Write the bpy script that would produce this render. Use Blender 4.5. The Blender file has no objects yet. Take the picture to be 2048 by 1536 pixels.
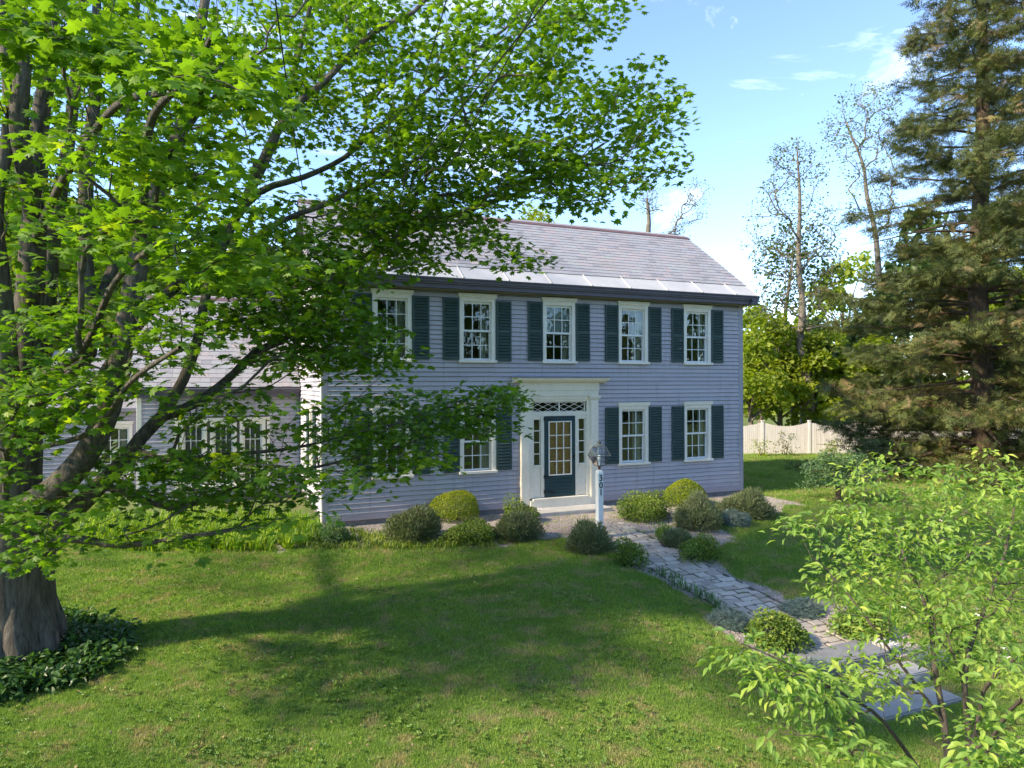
import bpy, math, random
import numpy as np
from mathutils import Vector, Matrix
R = math.radians
rng = np.random.default_rng(7)
random.seed(7)
scene = bpy.context.scene
COL = scene.collection

# ------------------------------------------------------------------ camera, sky, sun
CAM = np.array([-8.082, -16.2, 2.996]); YAW = .394; FPX = 1365.0
cam_d = bpy.data.cameras.new("camera"); cam = bpy.data.objects.new("camera", cam_d); COL.objects.link(cam)
cam.location = CAM.tolist(); cam.rotation_euler = (R(90.1), R(0.2), -YAW)
cam_d.sensor_width = 36; cam_d.lens = 24.0; cam_d.clip_start = .05; cam_d.clip_end = 3000
scene.camera = cam
SUN_EL, SUN_AZ = 36.0, 182.5      # SUN_AZ: direction the sun stands in, degrees counter-clockwise from +X
world = bpy.data.worlds.new("World"); scene.world = world; world.use_nodes = True
wn = world.node_tree; wn.nodes.clear()
sky = wn.nodes.new("ShaderNodeTexSky"); sky.sky_type = 'NISHITA'; sky.sun_disc = False
sky.sun_elevation = R(SUN_EL); sky.sun_rotation = R(90 - SUN_AZ)
sky.air_density = 1.0; sky.dust_density = .15; sky.ozone_density = 4.5; sky.altitude = 2500
tc = wn.nodes.new("ShaderNodeTexCoord")
mp = wn.nodes.new("ShaderNodeMapping"); mp.inputs['Scale'].default_value = (1.6, 3.2, 7.5); mp.inputs['Rotation'].default_value = (0.1, 0.12, .5)
nz = wn.nodes.new("ShaderNodeTexNoise"); nz.inputs['Scale'].default_value = 1.5; nz.inputs['Detail'].default_value = 7; nz.inputs['Roughness'].default_value = .62; nz.inputs['Distortion'].default_value = .7
rp = wn.nodes.new("ShaderNodeValToRGB"); rp.color_ramp.elements[0].position = .56; rp.color_ramp.elements[1].position = .98
rp.color_ramp.elements[1].color = (.7, .7, .7, 1)
mx = wn.nodes.new("ShaderNodeMix"); mx.data_type = 'RGBA'; mx.inputs['B'].default_value = (8.2, 8.8, 9.6, 1)
bg = wn.nodes.new("ShaderNodeBackground"); bg.inputs['Strength'].default_value = .118
wo = wn.nodes.new("ShaderNodeOutputWorld")
L = wn.links.new
L(tc.outputs['Generated'], mp.inputs[0]); L(mp.outputs[0], nz.inputs[0]); L(nz.outputs['Fac'], rp.inputs[0])
L(rp.outputs[0], mx.inputs['Factor']); L(sky.outputs[0], mx.inputs['A']); L(mx.outputs['Result'], bg.inputs['Color']); L(bg.outputs[0], wo.inputs[0])
sun_d = bpy.data.lights.new("sun", 'SUN'); sun_d.energy = 2.15; sun_d.angle = R(3.0); sun_d.color = (1, .9, .74)
sun = bpy.data.objects.new("sun", sun_d); COL.objects.link(sun)
sd = Vector((math.cos(R(SUN_EL)) * math.cos(R(SUN_AZ)), math.cos(R(SUN_EL)) * math.sin(R(SUN_AZ)), math.sin(R(SUN_EL))))
sun.rotation_euler = sd.to_track_quat('Z', 'Y').to_euler()
scene.view_settings.view_transform = 'Standard'; scene.view_settings.look = 'None'
scene.view_settings.exposure = 2.18; scene.view_settings.use_white_balance = True; scene.view_settings.white_balance_temperature = 7300; scene.view_settings.white_balance_tint = 10; scene.view_settings.gamma = 1
scene.cycles.max_bounces = 10; scene.cycles.transparent_max_bounces = 12; scene.cycles.diffuse_bounces = 9
scene.cycles.transmission_bounces = 4; scene.cycles.glossy_bounces = 3
scene.cycles.sample_clamp_indirect = 6

# ------------------------------------------------------------------ plan helpers
RT = np.array([math.cos(YAW), -math.sin(YAW), 0]); FW = np.array([math.sin(YAW), math.cos(YAW), 0]); UP = np.array([0, 0, 1.])
def at(px, py, d):
    return CAM + FW * d + RT * ((px - 1024) / FPX * d) + UP * ((768 - py) / FPX * d)
def sm(a, b, x):
    t = np.clip((x - a) / (b - a), 0, 1); return t * t * (3 - 2 * t)
def ground(x, y):
    x = np.asarray(x, float); y = np.asarray(y, float)
    s = np.clip(-1.6 - y, 0, 8.2)
    k = .056 + .016 * sm(-7, -1, x)
    z = -.30 - k * s
    z = z - .27 * sm(-8.9, -10.2, y) * sm(-3.4, -1.2, x) * 1.0
    z = z + .045 * np.sin(x * .55 + 1) * np.cos(y * .43) * sm(-1.5, -4, y)
    z = z + .09 * sm(.62, 1.5, np.abs(x)) * sm(-3.5, -5.5, y) * (1 - sm(-8.2, -9, y)) * (x < 3)
    return z
def gpt(px, py):
    d = 12.
    for _ in range(40):
        p = at(px, py, d); g = float(ground(p[0], p[1])); d = d + .8 * ((CAM[2] - g) * FPX / (py - 768) - d)
    p = at(px, py, d); p[2] = float(ground(p[0], p[1])); return p, d

# ------------------------------------------------------------------ object helpers
def tag(o, label=None, cat=None, group=None, kind=None):
    if label: o['label'] = label
    if cat: o['category'] = cat
    if group: o['group'] = group
    if kind: o['kind'] = kind
    return o
def empty(name, loc=(0, 0, 0), rz=0, **k):
    o = bpy.data.objects.new(name, None); COL.objects.link(o); o.location = [float(v) for v in loc]; o.rotation_euler = (0, 0, rz)
    o.empty_display_size = .1
    return tag(o, **k)
def link(name, me, parent=None, loc=None, **k):
    o = bpy.data.objects.new(name, me); COL.objects.link(o)
    if parent is not None: o.parent = parent
    if loc is not None: o.location = [float(v) for v in loc]
    return tag(o, **k)
class MB:
    def __init__(s): s.v = []; s.f = []
    def quad(s, a, b, c, d):
        n = len(s.v); s.v += [a, b, c, d]; s.f.append((n, n + 1, n + 2, n + 3)); return s
    def box(s, x0, x1, y0, y1, z0, z1):
        n = len(s.v)
        s.v += [(x, y, z) for z in (z0, z1) for x, y in ((x0, y0), (x1, y0), (x1, y1), (x0, y1))]
        s.f += [tuple(n + i for i in q) for q in ((0, 3, 2, 1), (4, 5, 6, 7), (0, 1, 5, 4), (1, 2, 6, 5), (2, 3, 7, 6), (3, 0, 4, 7))]
        return s
    def prism(s, pts, axis, a, b):
        """pts 2D loop extruded along axis (0 x,1 y,2 z) from a to b"""
        n = len(s.v); m = len(pts)
        def P(p, t):
            return (t, p[0], p[1]) if axis == 0 else (p[0], t, p[1]) if axis == 1 else (p[0], p[1], t)
        s.v += [P(p, a) for p in pts] + [P(p, b) for p in pts]
        s.f.append(tuple(range(n + m - 1, n - 1, -1))); s.f.append(tuple(range(n + m, n + 2 * m)))
        for i in range(m):
            j = (i + 1) % m; s.f.append((n + i, n + j, n + m + j, n + m + i))
        return s
    def bar(s, p, q, w, k=6, w2=None):
        p = Vector(p); q = Vector(q); d = (q - p).normalized(); u = d.orthogonal().normalized(); v = d.cross(u); n = len(s.v)
        for c, r in ((p, w), (q, w if w2 is None else w2)):
            for i in range(k):
                t = 2 * math.pi * i / k; s.v.append(tuple(c + u * math.cos(t) * r + v * math.sin(t) * r))
        for i in range(k):
            j = (i + 1) % k; s.f.append((n + i, n + j, n + k + j, n + k + i))
        s.f.append(tuple(range(n + k - 1, n - 1, -1))); s.f.append(tuple(range(n + k, n + 2 * k))); return s
    def mesh(s, mat, name="mesh", bevel=0):
        me = bpy.data.meshes.new(name); me.from_pydata(s.v, [], s.f); me.materials.append(mat)
        import bmesh
        bm = bmesh.new(); bm.from_mesh(me); bmesh.ops.recalc_face_normals(bm, faces=bm.faces)
        if bevel:
            bmesh.ops.bevel(bm, geom=list(bm.edges), offset=bevel, segments=1, affect='EDGES')
        bm.to_mesh(me); bm.free(); me.update(); return me
    def build(s, name, mat, parent=None, bevel=0, **k):
        return link(name, s.mesh(mat, name, bevel), parent, **k)
def npmesh(name, V, F, mat, attr=None, smooth=False, mids=None):
    """V (n,3), F (m,k) same-size polygons"""
    me = bpy.data.meshes.new(name); V = np.ascontiguousarray(V, dtype=np.float32); F = np.ascontiguousarray(F, dtype=np.int32)
    k = F.shape[1]
    me.vertices.add(len(V)); me.vertices.foreach_set("co", V.ravel())
    me.loops.add(F.size); me.loops.foreach_set("vertex_index", F.ravel())
    me.polygons.add(len(F)); me.polygons.foreach_set("loop_start", np.arange(0, F.size, k, dtype=np.int32))
    me.polygons.foreach_set("loop_total", np.full(len(F), k, dtype=np.int32))
    me.polygons.foreach_set("use_smooth", np.full(len(F), smooth, dtype=bool))
    for m in (mat if isinstance(mat, (list, tuple)) else [mat]): me.materials.append(m)
    if mids is not None: me.polygons.foreach_set("material_index", np.asarray(mids, dtype=np.int32))
    me.update(calc_edges=True)
    if attr is not None:
        a = me.attributes.new("rnd", 'FLOAT', 'POINT'); a.data.foreach_set("value", np.ascontiguousarray(attr, dtype=np.float32))
    return me

# ------------------------------------------------------------------ materials
def nt(name):
    m = bpy.data.materials.new(name); m.use_nodes = True; t = m.node_tree; b = t.nodes['Principled BSDF']; return m, t, b
def noise_node(t, scale, detail=4, rough=.6, coord='Object', stretch=None):
    c = t.nodes.new("ShaderNodeTexCoord"); n = t.nodes.new("ShaderNodeTexNoise")
    n.inputs['Scale'].default_value = scale; n.inputs['Detail'].default_value = detail; n.inputs['Roughness'].default_value = rough
    if coord == 'World':
        g = t.nodes.new("ShaderNodeNewGeometry"); src = g.outputs['Position']
    else: src = c.outputs[coord]
    if stretch:
        m = t.nodes.new("ShaderNodeMapping"); m.inputs['Scale'].default_value = stretch; t.links.new(src, m.inputs[0]); src = m.outputs[0]
    t.links.new(src, n.inputs['Vector']); return n
def ramp(t, src, stops):
    r = t.nodes.new("ShaderNodeValToRGB"); e = r.color_ramp.elements
    while len(e) < len(stops): e.new(.5)
    for x, (p, c) in zip(e, stops): x.position = p; x.color = (*c, 1)
    t.links.new(src, r.inputs[0]); return r.outputs[0]
def mixc(t, a, b, f, mode='MIX'):
    m = t.nodes.new("ShaderNodeMix"); m.data_type = 'RGBA'; m.blend_type = mode
    for s, v in (('A', a), ('B', b)):
        if isinstance(v, tuple): m.inputs[s].default_value = (*v, 1)
        else: t.links.new(v, m.inputs[s])
    if isinstance(f, (int, float)): m.inputs['Factor'].default_value = f
    else: t.links.new(f, m.inputs['Factor'])
    return m.outputs['Result']
def bumpn(t, b, src, strength, dist=.01):
    n = t.nodes.new("ShaderNodeBump"); n.inputs['Strength'].default_value = strength; n.inputs['Distance'].default_value = dist
    t.links.new(src, n.inputs['Height']); t.links.new(n.outputs[0], b.inputs['Normal'])
def paint(name, c, c2=None, rough=.6, scale=3, stretch=None, bump=.15, fine=60, stain=None, spec=.3, coord='World'):
    m, t, b = nt(name)
    c2 = c2 or tuple(x * .8 for x in c)
    n = noise_node(t, scale, 5, .65, coord, stretch)
    col = ramp(t, n.outputs['Fac'], [(.3, c2), (.7, c)])
    n2 = noise_node(t, fine, 3, .7, coord, stretch)
    if stain:
        n3 = noise_node(t, scale * 2.7, 8, .75, coord, stretch)
        f = ramp(t, n3.outputs['Fac'], [(.6, (0, 0, 0)), (.75, (1, 1, 1))])
        col = mixc(t, col, stain, f)
    col = mixc(t, col, ramp(t, n2.outputs['Fac'], [(.25, (.8, .8, .8)), (.75, (1.15, 1.15, 1.15))]), .8, 'MULTIPLY')
    t.links.new(col, b.inputs['Base Color']); b.inputs['Roughness'].default_value = rough
    b.inputs['Specular IOR Level'].default_value = spec
    if bump: bumpn(t, b, n2.outputs['Fac'], bump)
    return m
M = {}
def siding_mat():
    m, t, b = nt('siding_paint')
    oi = t.nodes.new("ShaderNodeObjectInfo")
    n = noise_node(t, 1.6, 6, .7, 'World', (1, 1, 5)); n2 = noise_node(t, 30, 4, .7, 'World', (.15, .15, 1)); n3 = noise_node(t, 5, 8, .8, 'World', (.6, .6, 2.5))
    col = ramp(t, n.outputs['Fac'], [(.3, (.41, .385, .42)), (.7, (.475, .45, .485))])
    col = mixc(t, col, ramp(t, oi.outputs['Random'], [(0, (.93, .93, .94)), (1, (1.06, 1.05, 1.05))]), 1.0, 'MULTIPLY')
    col = mixc(t, col, (.42, .40, .44), ramp(t, n3.outputs['Fac'], [(.60, (0, 0, 0)), (.72, (.45, .45, .45))]))
    # water streaks and mildew that lie on the paint
    st = noise_node(t, 3.5, 5, .6, 'World', (2.2, 2.2, .18))
    col = mixc(t, col, (.20, .19, .22), ramp(t, st.outputs['Fac'], [(.55, (0, 0, 0)), (.72, (.5, .5, .5))]))
    ch = noise_node(t, 14, 9, .85, 'World', (.7, .7, 1.6))
    col = mixc(t, col, (.15, .12, .11), ramp(t, ch.outputs['Fac'], [(.71, (0, 0, 0)), (.745, (.8, .8, .8))]))
    g = t.nodes.new("ShaderNodeNewGeometry"); sx = t.nodes.new("ShaderNodeSeparateXYZ"); t.links.new(g.outputs['Position'], sx.inputs[0])
    ad = t.nodes.new("ShaderNodeMath"); ad.operation = 'MULTIPLY_ADD'; ad.inputs[1].default_value = -1.1; t.links.new(sx.outputs['Z'], ad.inputs[0]); t.links.new(n3.outputs['Fac'], ad.inputs[2])
    col = mixc(t, col, (.22, .19, .16), ramp(t, ad.outputs[0], [(.35, (0, 0, 0)), (.8, (.55, .55, .55))]))   # dirt splashed up from the ground
    t.links.new(col, b.inputs['Base Color']); b.inputs['Roughness'].default_value = .72; b.inputs['Specular IOR Level'].default_value = .2
    bumpn(t, b, n2.outputs['Fac'], .2); return m
M['siding'] = siding_mat()
M['trimgrey'] = paint('corner_board_paint', (.37, .35, .40), (.33, .31, .355), scale=2, stain=(.2, .18, .2))
M['eave'] = paint('gutter_paint', (.125, .115, .15), (.10, .09, .115), rough=.5)
M['white'] = paint('window_trim_paint', (.86, .81, .72), (.78, .72, .62), rough=.55, scale=6, bump=.06, stain=(.6, .55, .45))
M['sash'] = paint('sash_paint', (.80, .80, .79), (.72, .72, .71), rough=.45, scale=6, bump=.04)
M['cream'] = paint('door_surround_paint', (.84, .785, .67), (.75, .69, .57), rough=.55, scale=4, stretch=(1, 1, .4), bump=.08, stain=(.58, .53, .44))
M['green'] = paint('shutter_paint', (.045, .082, .078), (.034, .062, .06), rough=.5, scale=5, fine=40, stain=(.05, .08, .08))
M['doorgreen'] = paint('storm_door_paint', (.022, .058, .068), (.016, .044, .054), rough=.45, scale=3)
M['metal'] = paint('eave_sheet_metal', (.52, .51, .50), (.42, .42, .42), rough=.5, scale=2, bump=.03, spec=.6)
M['metal'].node_tree.nodes['Principled BSDF'].inputs['Metallic'].default_value = .1
M['ridge'] = paint('rusted_ridge_metal', (.17, .10, .10), (.11, .07, .08), rough=.6)
M['granite'] = paint('granite', (.52, .50, .47), (.40, .385, .37), rough=.8, scale=5, fine=90, bump=.5, stain=(.5, .47, .40))
M['granite3'] = paint('weathered_granite', (.42, .41, .39), (.27, .265, .26), rough=.85, scale=5, fine=90, bump=.6, stain=(.18, .17, .13))
M['granite2'] = paint('mossy_granite', (.24, .24, .25), (.16, .165, .17), rough=.8, scale=4, fine=80, bump=.5, stain=(.18, .19, .13))
M['postwhite'] = paint('post_paint', (.80, .82, .82), (.70, .73, .72), rough=.6, scale=6, bump=.1, stain=(.45, .5, .42))
M['black'] = paint('black_paint', (.02, .02, .022), rough=.4)
M['copper'] = paint('aged_copper', (.10, .15, .15), (.14, .09, .07), rough=.4, scale=8)
M['rust'] = paint('rusty_collar', (.22, .09, .05), (.12, .06, .045), rough=.8, scale=20)
M['oak'] = None
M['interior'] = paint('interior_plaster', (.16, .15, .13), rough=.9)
M['curtain'] = paint('curtain_cloth', (.62, .60, .50), (.50, .48, .40), rough=.9, scale=4)
M['blind'] = paint('window_blind', (.50, .54, .54), (.44, .49, .5), rough=.8)
M['chimney'] = paint('grey_chimney', (.30, .27, .26), (.22, .2, .2), rough=.85, scale=6, bump=.5)
M['fence'] = paint('weathered_fence', (.80, .75, .70), (.64, .59, .54), rough=.85, scale=3, stretch=(3, 3, .3), fine=20, bump=.2)
M['wire'] = paint('cable_rubber', (.02, .02, .02), rough=.6)
M['concrete'] = paint('sidewalk_concrete', (.33, .33, .33), (.24, .24, .24), rough=.9, stain=(.16, .15, .12), fine=100, bump=.3)
M['asphalt'] = paint('asphalt', (.055, .055, .055), (.045, .045, .045), rough=.9, fine=100, bump=.4)
def oak():
    m, t, b = nt('stained_door_wood')
    n = noise_node(t, 14, 6, .7, 'World', (.35, .35, 2.6)); col = ramp(t, n.outputs['Fac'], [(.3, (.30, .09, .02)), (.5, (.70, .26, .065)), (.7, (.85, .42, .13))])
    t.links.new(col, b.inputs['Base Color']); b.inputs['Roughness'].default_value = .4; return m
M['oak'] = oak()
def glass():
    m, t, b = nt('window_glass'); t.nodes.remove(b); o = t.nodes['Material Output']
    fr = t.nodes.new("ShaderNodeFresnel"); fr.inputs['IOR'].default_value = 1.5
    tr = t.nodes.new("ShaderNodeBsdfTransparent"); tr.inputs[0].default_value = (.82, .86, .85, 1)
    gl = t.nodes.new("ShaderNodeBsdfGlossy"); gl.inputs['Roughness'].default_value = .015; gl.inputs[0].default_value = (.9, .95, 1, 1)
    n = noise_node(t, 2.4, 2, .5, 'World'); bp = t.nodes.new("ShaderNodeBump"); bp.inputs['Strength'].default_value = .12; bp.inputs['Distance'].default_value = .03
    t.links.new(n.outputs['Fac'], bp.inputs['Height']); t.links.new(bp.outputs[0], gl.inputs['Normal'])
    mix = t.nodes.new("ShaderNodeMixShader"); t.links.new(fr.outputs[0], mix.inputs[0]); t.links.new(tr.outputs[0], mix.inputs[1]); t.links.new(gl.outputs[0], mix.inputs[2])
    t.links.new(mix.outputs[0], o.inputs['Surface']); return m
M['glass'] = glass()
def leafmat(name, stops, trans=.45, rough=.5, brown=None, tcol=1.5, spec=.35):
    """colour by the per-leaf attribute 'rnd'"""
    m, t, b = nt(name); o = t.nodes['Material Output']
    a = t.nodes.new("ShaderNodeAttribute"); a.attribute_name = 'rnd'
    col = ramp(t, a.outputs['Fac'], stops)
    n = noise_node(t, .9, 3, .6, 'World'); col = mixc(t, col, ramp(t, n.outputs['Fac'], [(.3, (.78, .84, .8)), (.7, (1.2, 1.14, 1.0))]), 1.0, 'MULTIPLY')
    t.links.new(col, b.inputs['Base Color']); b.inputs['Roughness'].default_value = rough; b.inputs['Specular IOR Level'].default_value = spec
    tl = t.nodes.new("ShaderNodeBsdfTranslucent"); tcn = mixc(t, col, (tcol * .95, tcol, tcol * .35), 1.0, 'MULTIPLY'); t.links.new(tcn, tl.inputs[0])
    mx = t.nodes.new("ShaderNodeMixShader"); mx.inputs[0].default_value = trans
    t.links.new(b.outputs[0], mx.inputs[1]); t.links.new(tl.outputs[0], mx.inputs[2]); t.links.new(mx.outputs[0], o.inputs['Surface']); return m
M['maple'] = leafmat('maple_leaf', [(0, (.06, .135, .014)), (.5, (.115, .23, .026)), (.85, (.19, .33, .035)), (1, (.32, .41, .05))], .5)
M['dogwood'] = leafmat('dogwood_leaf', [(0, (.12, .23, .06)), (.5, (.22, .36, .08)), (.9, (.36, .47, .09)), (1, (.50, .52, .13))], .5)
M['conifer'] = leafmat('conifer_needles', [(0, (.045, .06, .025)), (.45, (.09, .115, .038)), (.75, (.15, .17, .045)), (.85, (.19, .14, .07)), (1, (.26, .18, .10))], .15, .7)
M['woods'] = leafmat('woodland_leaf', [(0, (.13, .18, .02)), (.6, (.26, .32, .035)), (1, (.40, .43, .06))], .55)
M['woodsdark'] = leafmat('dark_woodland_leaf', [(0, (.035, .07, .02)), (.6, (.07, .12, .025)), (1, (.13, .18, .04))], .35)
M['budleaf'] = leafmat('young_leaf', [(0, (.12, .10, .05)), (.5, (.10, .14, .04)), (1, (.17, .20, .06))], .35)
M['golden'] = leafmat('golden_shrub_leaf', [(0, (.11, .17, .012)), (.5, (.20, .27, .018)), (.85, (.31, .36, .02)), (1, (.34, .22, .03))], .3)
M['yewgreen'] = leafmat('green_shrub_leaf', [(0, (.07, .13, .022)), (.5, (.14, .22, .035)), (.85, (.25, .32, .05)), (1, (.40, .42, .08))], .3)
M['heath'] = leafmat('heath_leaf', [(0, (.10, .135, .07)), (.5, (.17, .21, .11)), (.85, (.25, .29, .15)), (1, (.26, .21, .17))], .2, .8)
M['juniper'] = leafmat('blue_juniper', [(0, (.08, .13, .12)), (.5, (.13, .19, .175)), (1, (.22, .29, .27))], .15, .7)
M['apple'] = leafmat('apple_leaf', [(0, (.06, .12, .055)), (.5, (.11, .20, .09)), (1, (.19, .29, .14))], .35)
M['strap'] = leafmat('daylily_leaf', [(0, (.07, .16, .02)), (.5, (.17, .31, .03)), (1, (.36, .44, .05))], .45)
M['cover'] = leafmat('ground_cover_leaf', [(0, (.025, .075, .022)), (.5, (.045, .115, .03)), (1, (.085, .17, .04))], .35, .4)
M['clover'] = leafmat('clover_leaf', [(0, (.08, .17, .03)), (1, (.2, .3, .05))], .3)
M['petal'] = paint('petal', (.75, .72, .6))
def bark(name, c1, c2, s=9, stretch=(3, 3, .6), moss=None, b=1.0, dist=.04):
    m, t, bs = nt(name); n = noise_node(t, s, 8, .75, 'World', stretch); col = ramp(t, n.outputs['Fac'], [(.32, c1), (.68, c2)])
    if moss:
        n2 = noise_node(t, 1.7, 5, .7, 'World'); col = mixc(t, col, moss, ramp(t, n2.outputs['Fac'], [(.5, (0, 0, 0)), (.72, (.7, .7, .7))]))
    t.links.new(col, bs.inputs['Base Color']); bs.inputs['Roughness'].default_value = .9; bs.inputs['Specular IOR Level'].default_value = .15
    bumpn(t, bs, n.outputs['Fac'], b, dist); return m
M['maplebark'] = bark('maple_bark', (.055, .046, .038), (.30, .26, .215), 13, (1.5, 1.5, .2), (.07, .09, .045), 1.0, .09)
M['greybark'] = bark('grey_bark', (.09, .075, .06), (.26, .225, .18), 7)
M['brownbark'] = bark('brown_bark', (.05, .035, .025), (.15, .11, .08), 8)
M['dogbark'] = bark('dogwood_bark', (.07, .055, .045), (.22, .18, .15), 30, (1, 1, .5))
def lawnmat(name, blade):
    m, t, b = nt(name); o = t.nodes['Material Output']
    n1 = noise_node(t, .5, 5, .65, 'World'); n2 = noise_node(t, 2.6, 5, .7, 'World'); n3 = noise_node(t, 40, 3, .7, 'World')
    k = 1.6 if blade else .9
    c = ramp(t, n1.outputs['Fac'], [(.32, tuple(k * v for v in (.095, .165, .037))), (.68, tuple(k * v for v in (.15, .225, .052)))])
    dry = ramp(t, n2.outputs['Fac'], [(.49, (0, 0, 0)), (.62, (.9, .9, .9))])
    c = mixc(t, c, tuple(k * v for v in (.22, .20, .11)), dry)
    if blade:
        a = t.nodes.new("ShaderNodeAttribute"); a.attribute_name = 'rnd'
        c = mixc(t, c, ramp(t, a.outputs['Fac'], [(0, (.6, .68, .6)), (.7, (1.15, 1.15, 1.05)), (1, (1.9, 1.6, 1.3))]), 1.0, 'MULTIPLY')
    else:
        c = mixc(t, c, (.075, .055, .035), ramp(t, n3.outputs['Fac'], [(.48, (0, 0, 0)), (.7, (.8, .8, .8))]))
        bumpn(t, b, n3.outputs['Fac'], .6, .03)
    t.links.new(c, b.inputs['Base Color']); b.inputs['Roughness'].default_value = .75; b.inputs['Specular IOR Level'].default_value = .15
    if blade:
        tl = t.nodes.new("ShaderNodeBsdfTranslucent"); t.links.new(mixc(t, c, (1.3, 1.4, .6), 1.0, 'MULTIPLY'), tl.inputs[0])
        mx = t.nodes.new("ShaderNodeMixShader"); mx.inputs[0].default_value = .35
        t.links.new(b.outputs[0], mx.inputs[1]); t.links.new(tl.outputs[0], mx.inputs[2]); t.links.new(mx.outputs[0], o.inputs['Surface'])
    return m
M['lawn'] = lawnmat('lawn_soil', False); M['blade'] = lawnmat('grass_blade', True)
def gravelmat():
    m, t, b = nt('gravel'); g = t.nodes.new("ShaderNodeNewGeometry"); v = t.nodes.new("ShaderNodeTexVoronoi"); v.inputs['Scale'].default_value = 38
    t.links.new(g.outputs['Position'], v.inputs['Vector'])
    col = ramp(t, v.outputs['Color'], [(0, (.16, .13, .12)), (.5, (.33, .28, .255)), (1, (.52, .48, .45))])
    n = noise_node(t, 1.1, 4, .7, 'World'); col = mixc(t, col, (.15, .075, .05), ramp(t, n.outputs['Fac'], [(.5, (0, 0, 0)), (.7, (.65, .65, .65))]))
    t.links.new(col, b.inputs['Base Color']); b.inputs['Roughness'].default_value = .9; bumpn(t, b, v.outputs['Distance'], .8, .02); return m
M['gravel'] = gravelmat()
def pebmat():
    m, t, b = nt('pebble'); a = t.nodes.new("ShaderNodeAttribute"); a.attribute_name = 'rnd'
    col = ramp(t, a.outputs['Fac'], [(0, (.13, .11, .10)), (.5, (.34, .29, .265)), (1, (.60, .56, .52))]); t.links.new(col, b.inputs['Base Color']); b.inputs['Roughness'].default_value = .85; return m
M['pebble'] = pebmat()
def tinted(name, stops, rough=.7, fine=50, bump=.3, spec=.35, weather=None):
    m, t, b = nt(name); a = t.nodes.new("ShaderNodeAttribute"); a.attribute_name = 'rnd'
    col = ramp(t, a.outputs['Fac'], stops); n = noise_node(t, fine, 4, .7, 'World'); n2 = noise_node(t, 1.3, 6, .7, 'World')
    col = mixc(t, col, ramp(t, n.outputs['Fac'], [(.25, (.72, .72, .72)), (.75, (1.2, 1.2, 1.2))]), .8, 'MULTIPLY')
    if weather: col = mixc(t, col, weather, ramp(t, n2.outputs['Fac'], [(.5, (0, 0, 0)), (.7, (.6, .6, .6))]))
    t.links.new(col, b.inputs['Base Color']); b.inputs['Roughness'].default_value = rough; b.inputs['Specular IOR Level'].default_value = spec
    bumpn(t, b, n.outputs['Fac'], bump, .01); return m
M['slate'] = tinted('roof_slate', [(0, (.23, .225, .245)), (.35, (.31, .30, .315)), (.6, (.30, .31, .33)), (.88, (.37, .31, .315)), (1, (.30, .34, .33))], .52, 25, .2, .5, (.31, .28, .27))
M['cobble'] = tinted('path_stone', [(0, (.36, .31, .26)), (.5, (.47, .41, .345)), (1, (.57, .505, .43))], .85, 45, .6, .25, (.26, .23, .20))

# ------------------------------------------------------------------ ground
BEDS = []       # list of functions (x,y)->bool
def inbed(x, y):
    w = .16 * np.sin(x * 3.1 + y * 1.7) + .1 * np.sin(x * 7.3 - y * 4.1)
    a = (x > -7.2) & (x < 6.5) & (y < .2) & (y > -2.75 + w + .9 * sm(3.2, 7.2, x) + .8 * sm(-3.2, -5.2, x))
    b = (np.abs(x - .05) < .86 + w * .7) & (y <= -2.2) & (y > -9.3)
    c = ((x - 1.2) ** 2 / 1.6 + (y + 3.4) ** 2 / 1.5 < 1 + w)
    d = ((x + .85) ** 2 / .22 + (y + 8.1) ** 2 / .8 < 1 + w)
    e = ((x - 1.05) ** 2 / .22 + (y + 8.3) ** 2 / 1.0 < 1 + w)
    return a | b | c | d | e
def grid_axis(segs):
    out = []
    for a, b, s in segs: out.append(np.arange(a, b, s))
    return np.concatenate(out + [[segs[-1][1]]])
gx = grid_axis([(-900, -60, 60), (-60, -20, 4), (-20, 20, .25), (20, 60, 4), (60, 900, 60)])
gy = grid_axis([(-400, -60, 40), (-60, -22, 4), (-22, 6, .25), (6, 60, 3), (60, 1500, 80)])
X, Y = np.meshgrid(gx, gy, indexing='ij'); Z = ground(X, Y)
V = np.stack([X, Y, Z], -1).reshape(-1, 3); nx, ny = X.shape
I = (np.arange(nx - 1)[:, None] * ny + np.arange(ny - 1)[None, :]).ravel()
F = np.stack([I, I + ny, I + ny + 1, I + 1], 1)
link('lawn', npmesh('lawn', V, F, M['lawn'], smooth=True), kind='structure')
ax = np.arange(-7.6, 7.7, .06); ay = np.arange(-10, .12, .06)
X, Y = np.meshgrid(ax, ay, indexing='ij'); Z = ground(X, Y) + .012
ins = inbed(X, Y); nx, ny = X.shape
I = (np.arange(nx - 1)[:, None] * ny + np.arange(ny - 1)[None, :]); ok = ins[:-1, :-1] & (Y[:-1, :-1] > -9.4)
I = I[ok]; F = np.stack([I, I + ny, I + ny + 1, I + 1], 1); V = np.stack([X, Y, Z], -1).reshape(-1, 3)
used, inv = np.unique(F, return_inverse=True)
link('gravel_bed', npmesh('gravel_bed', V[used], inv.reshape(F.shape), M['gravel']), kind='structure')

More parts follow.
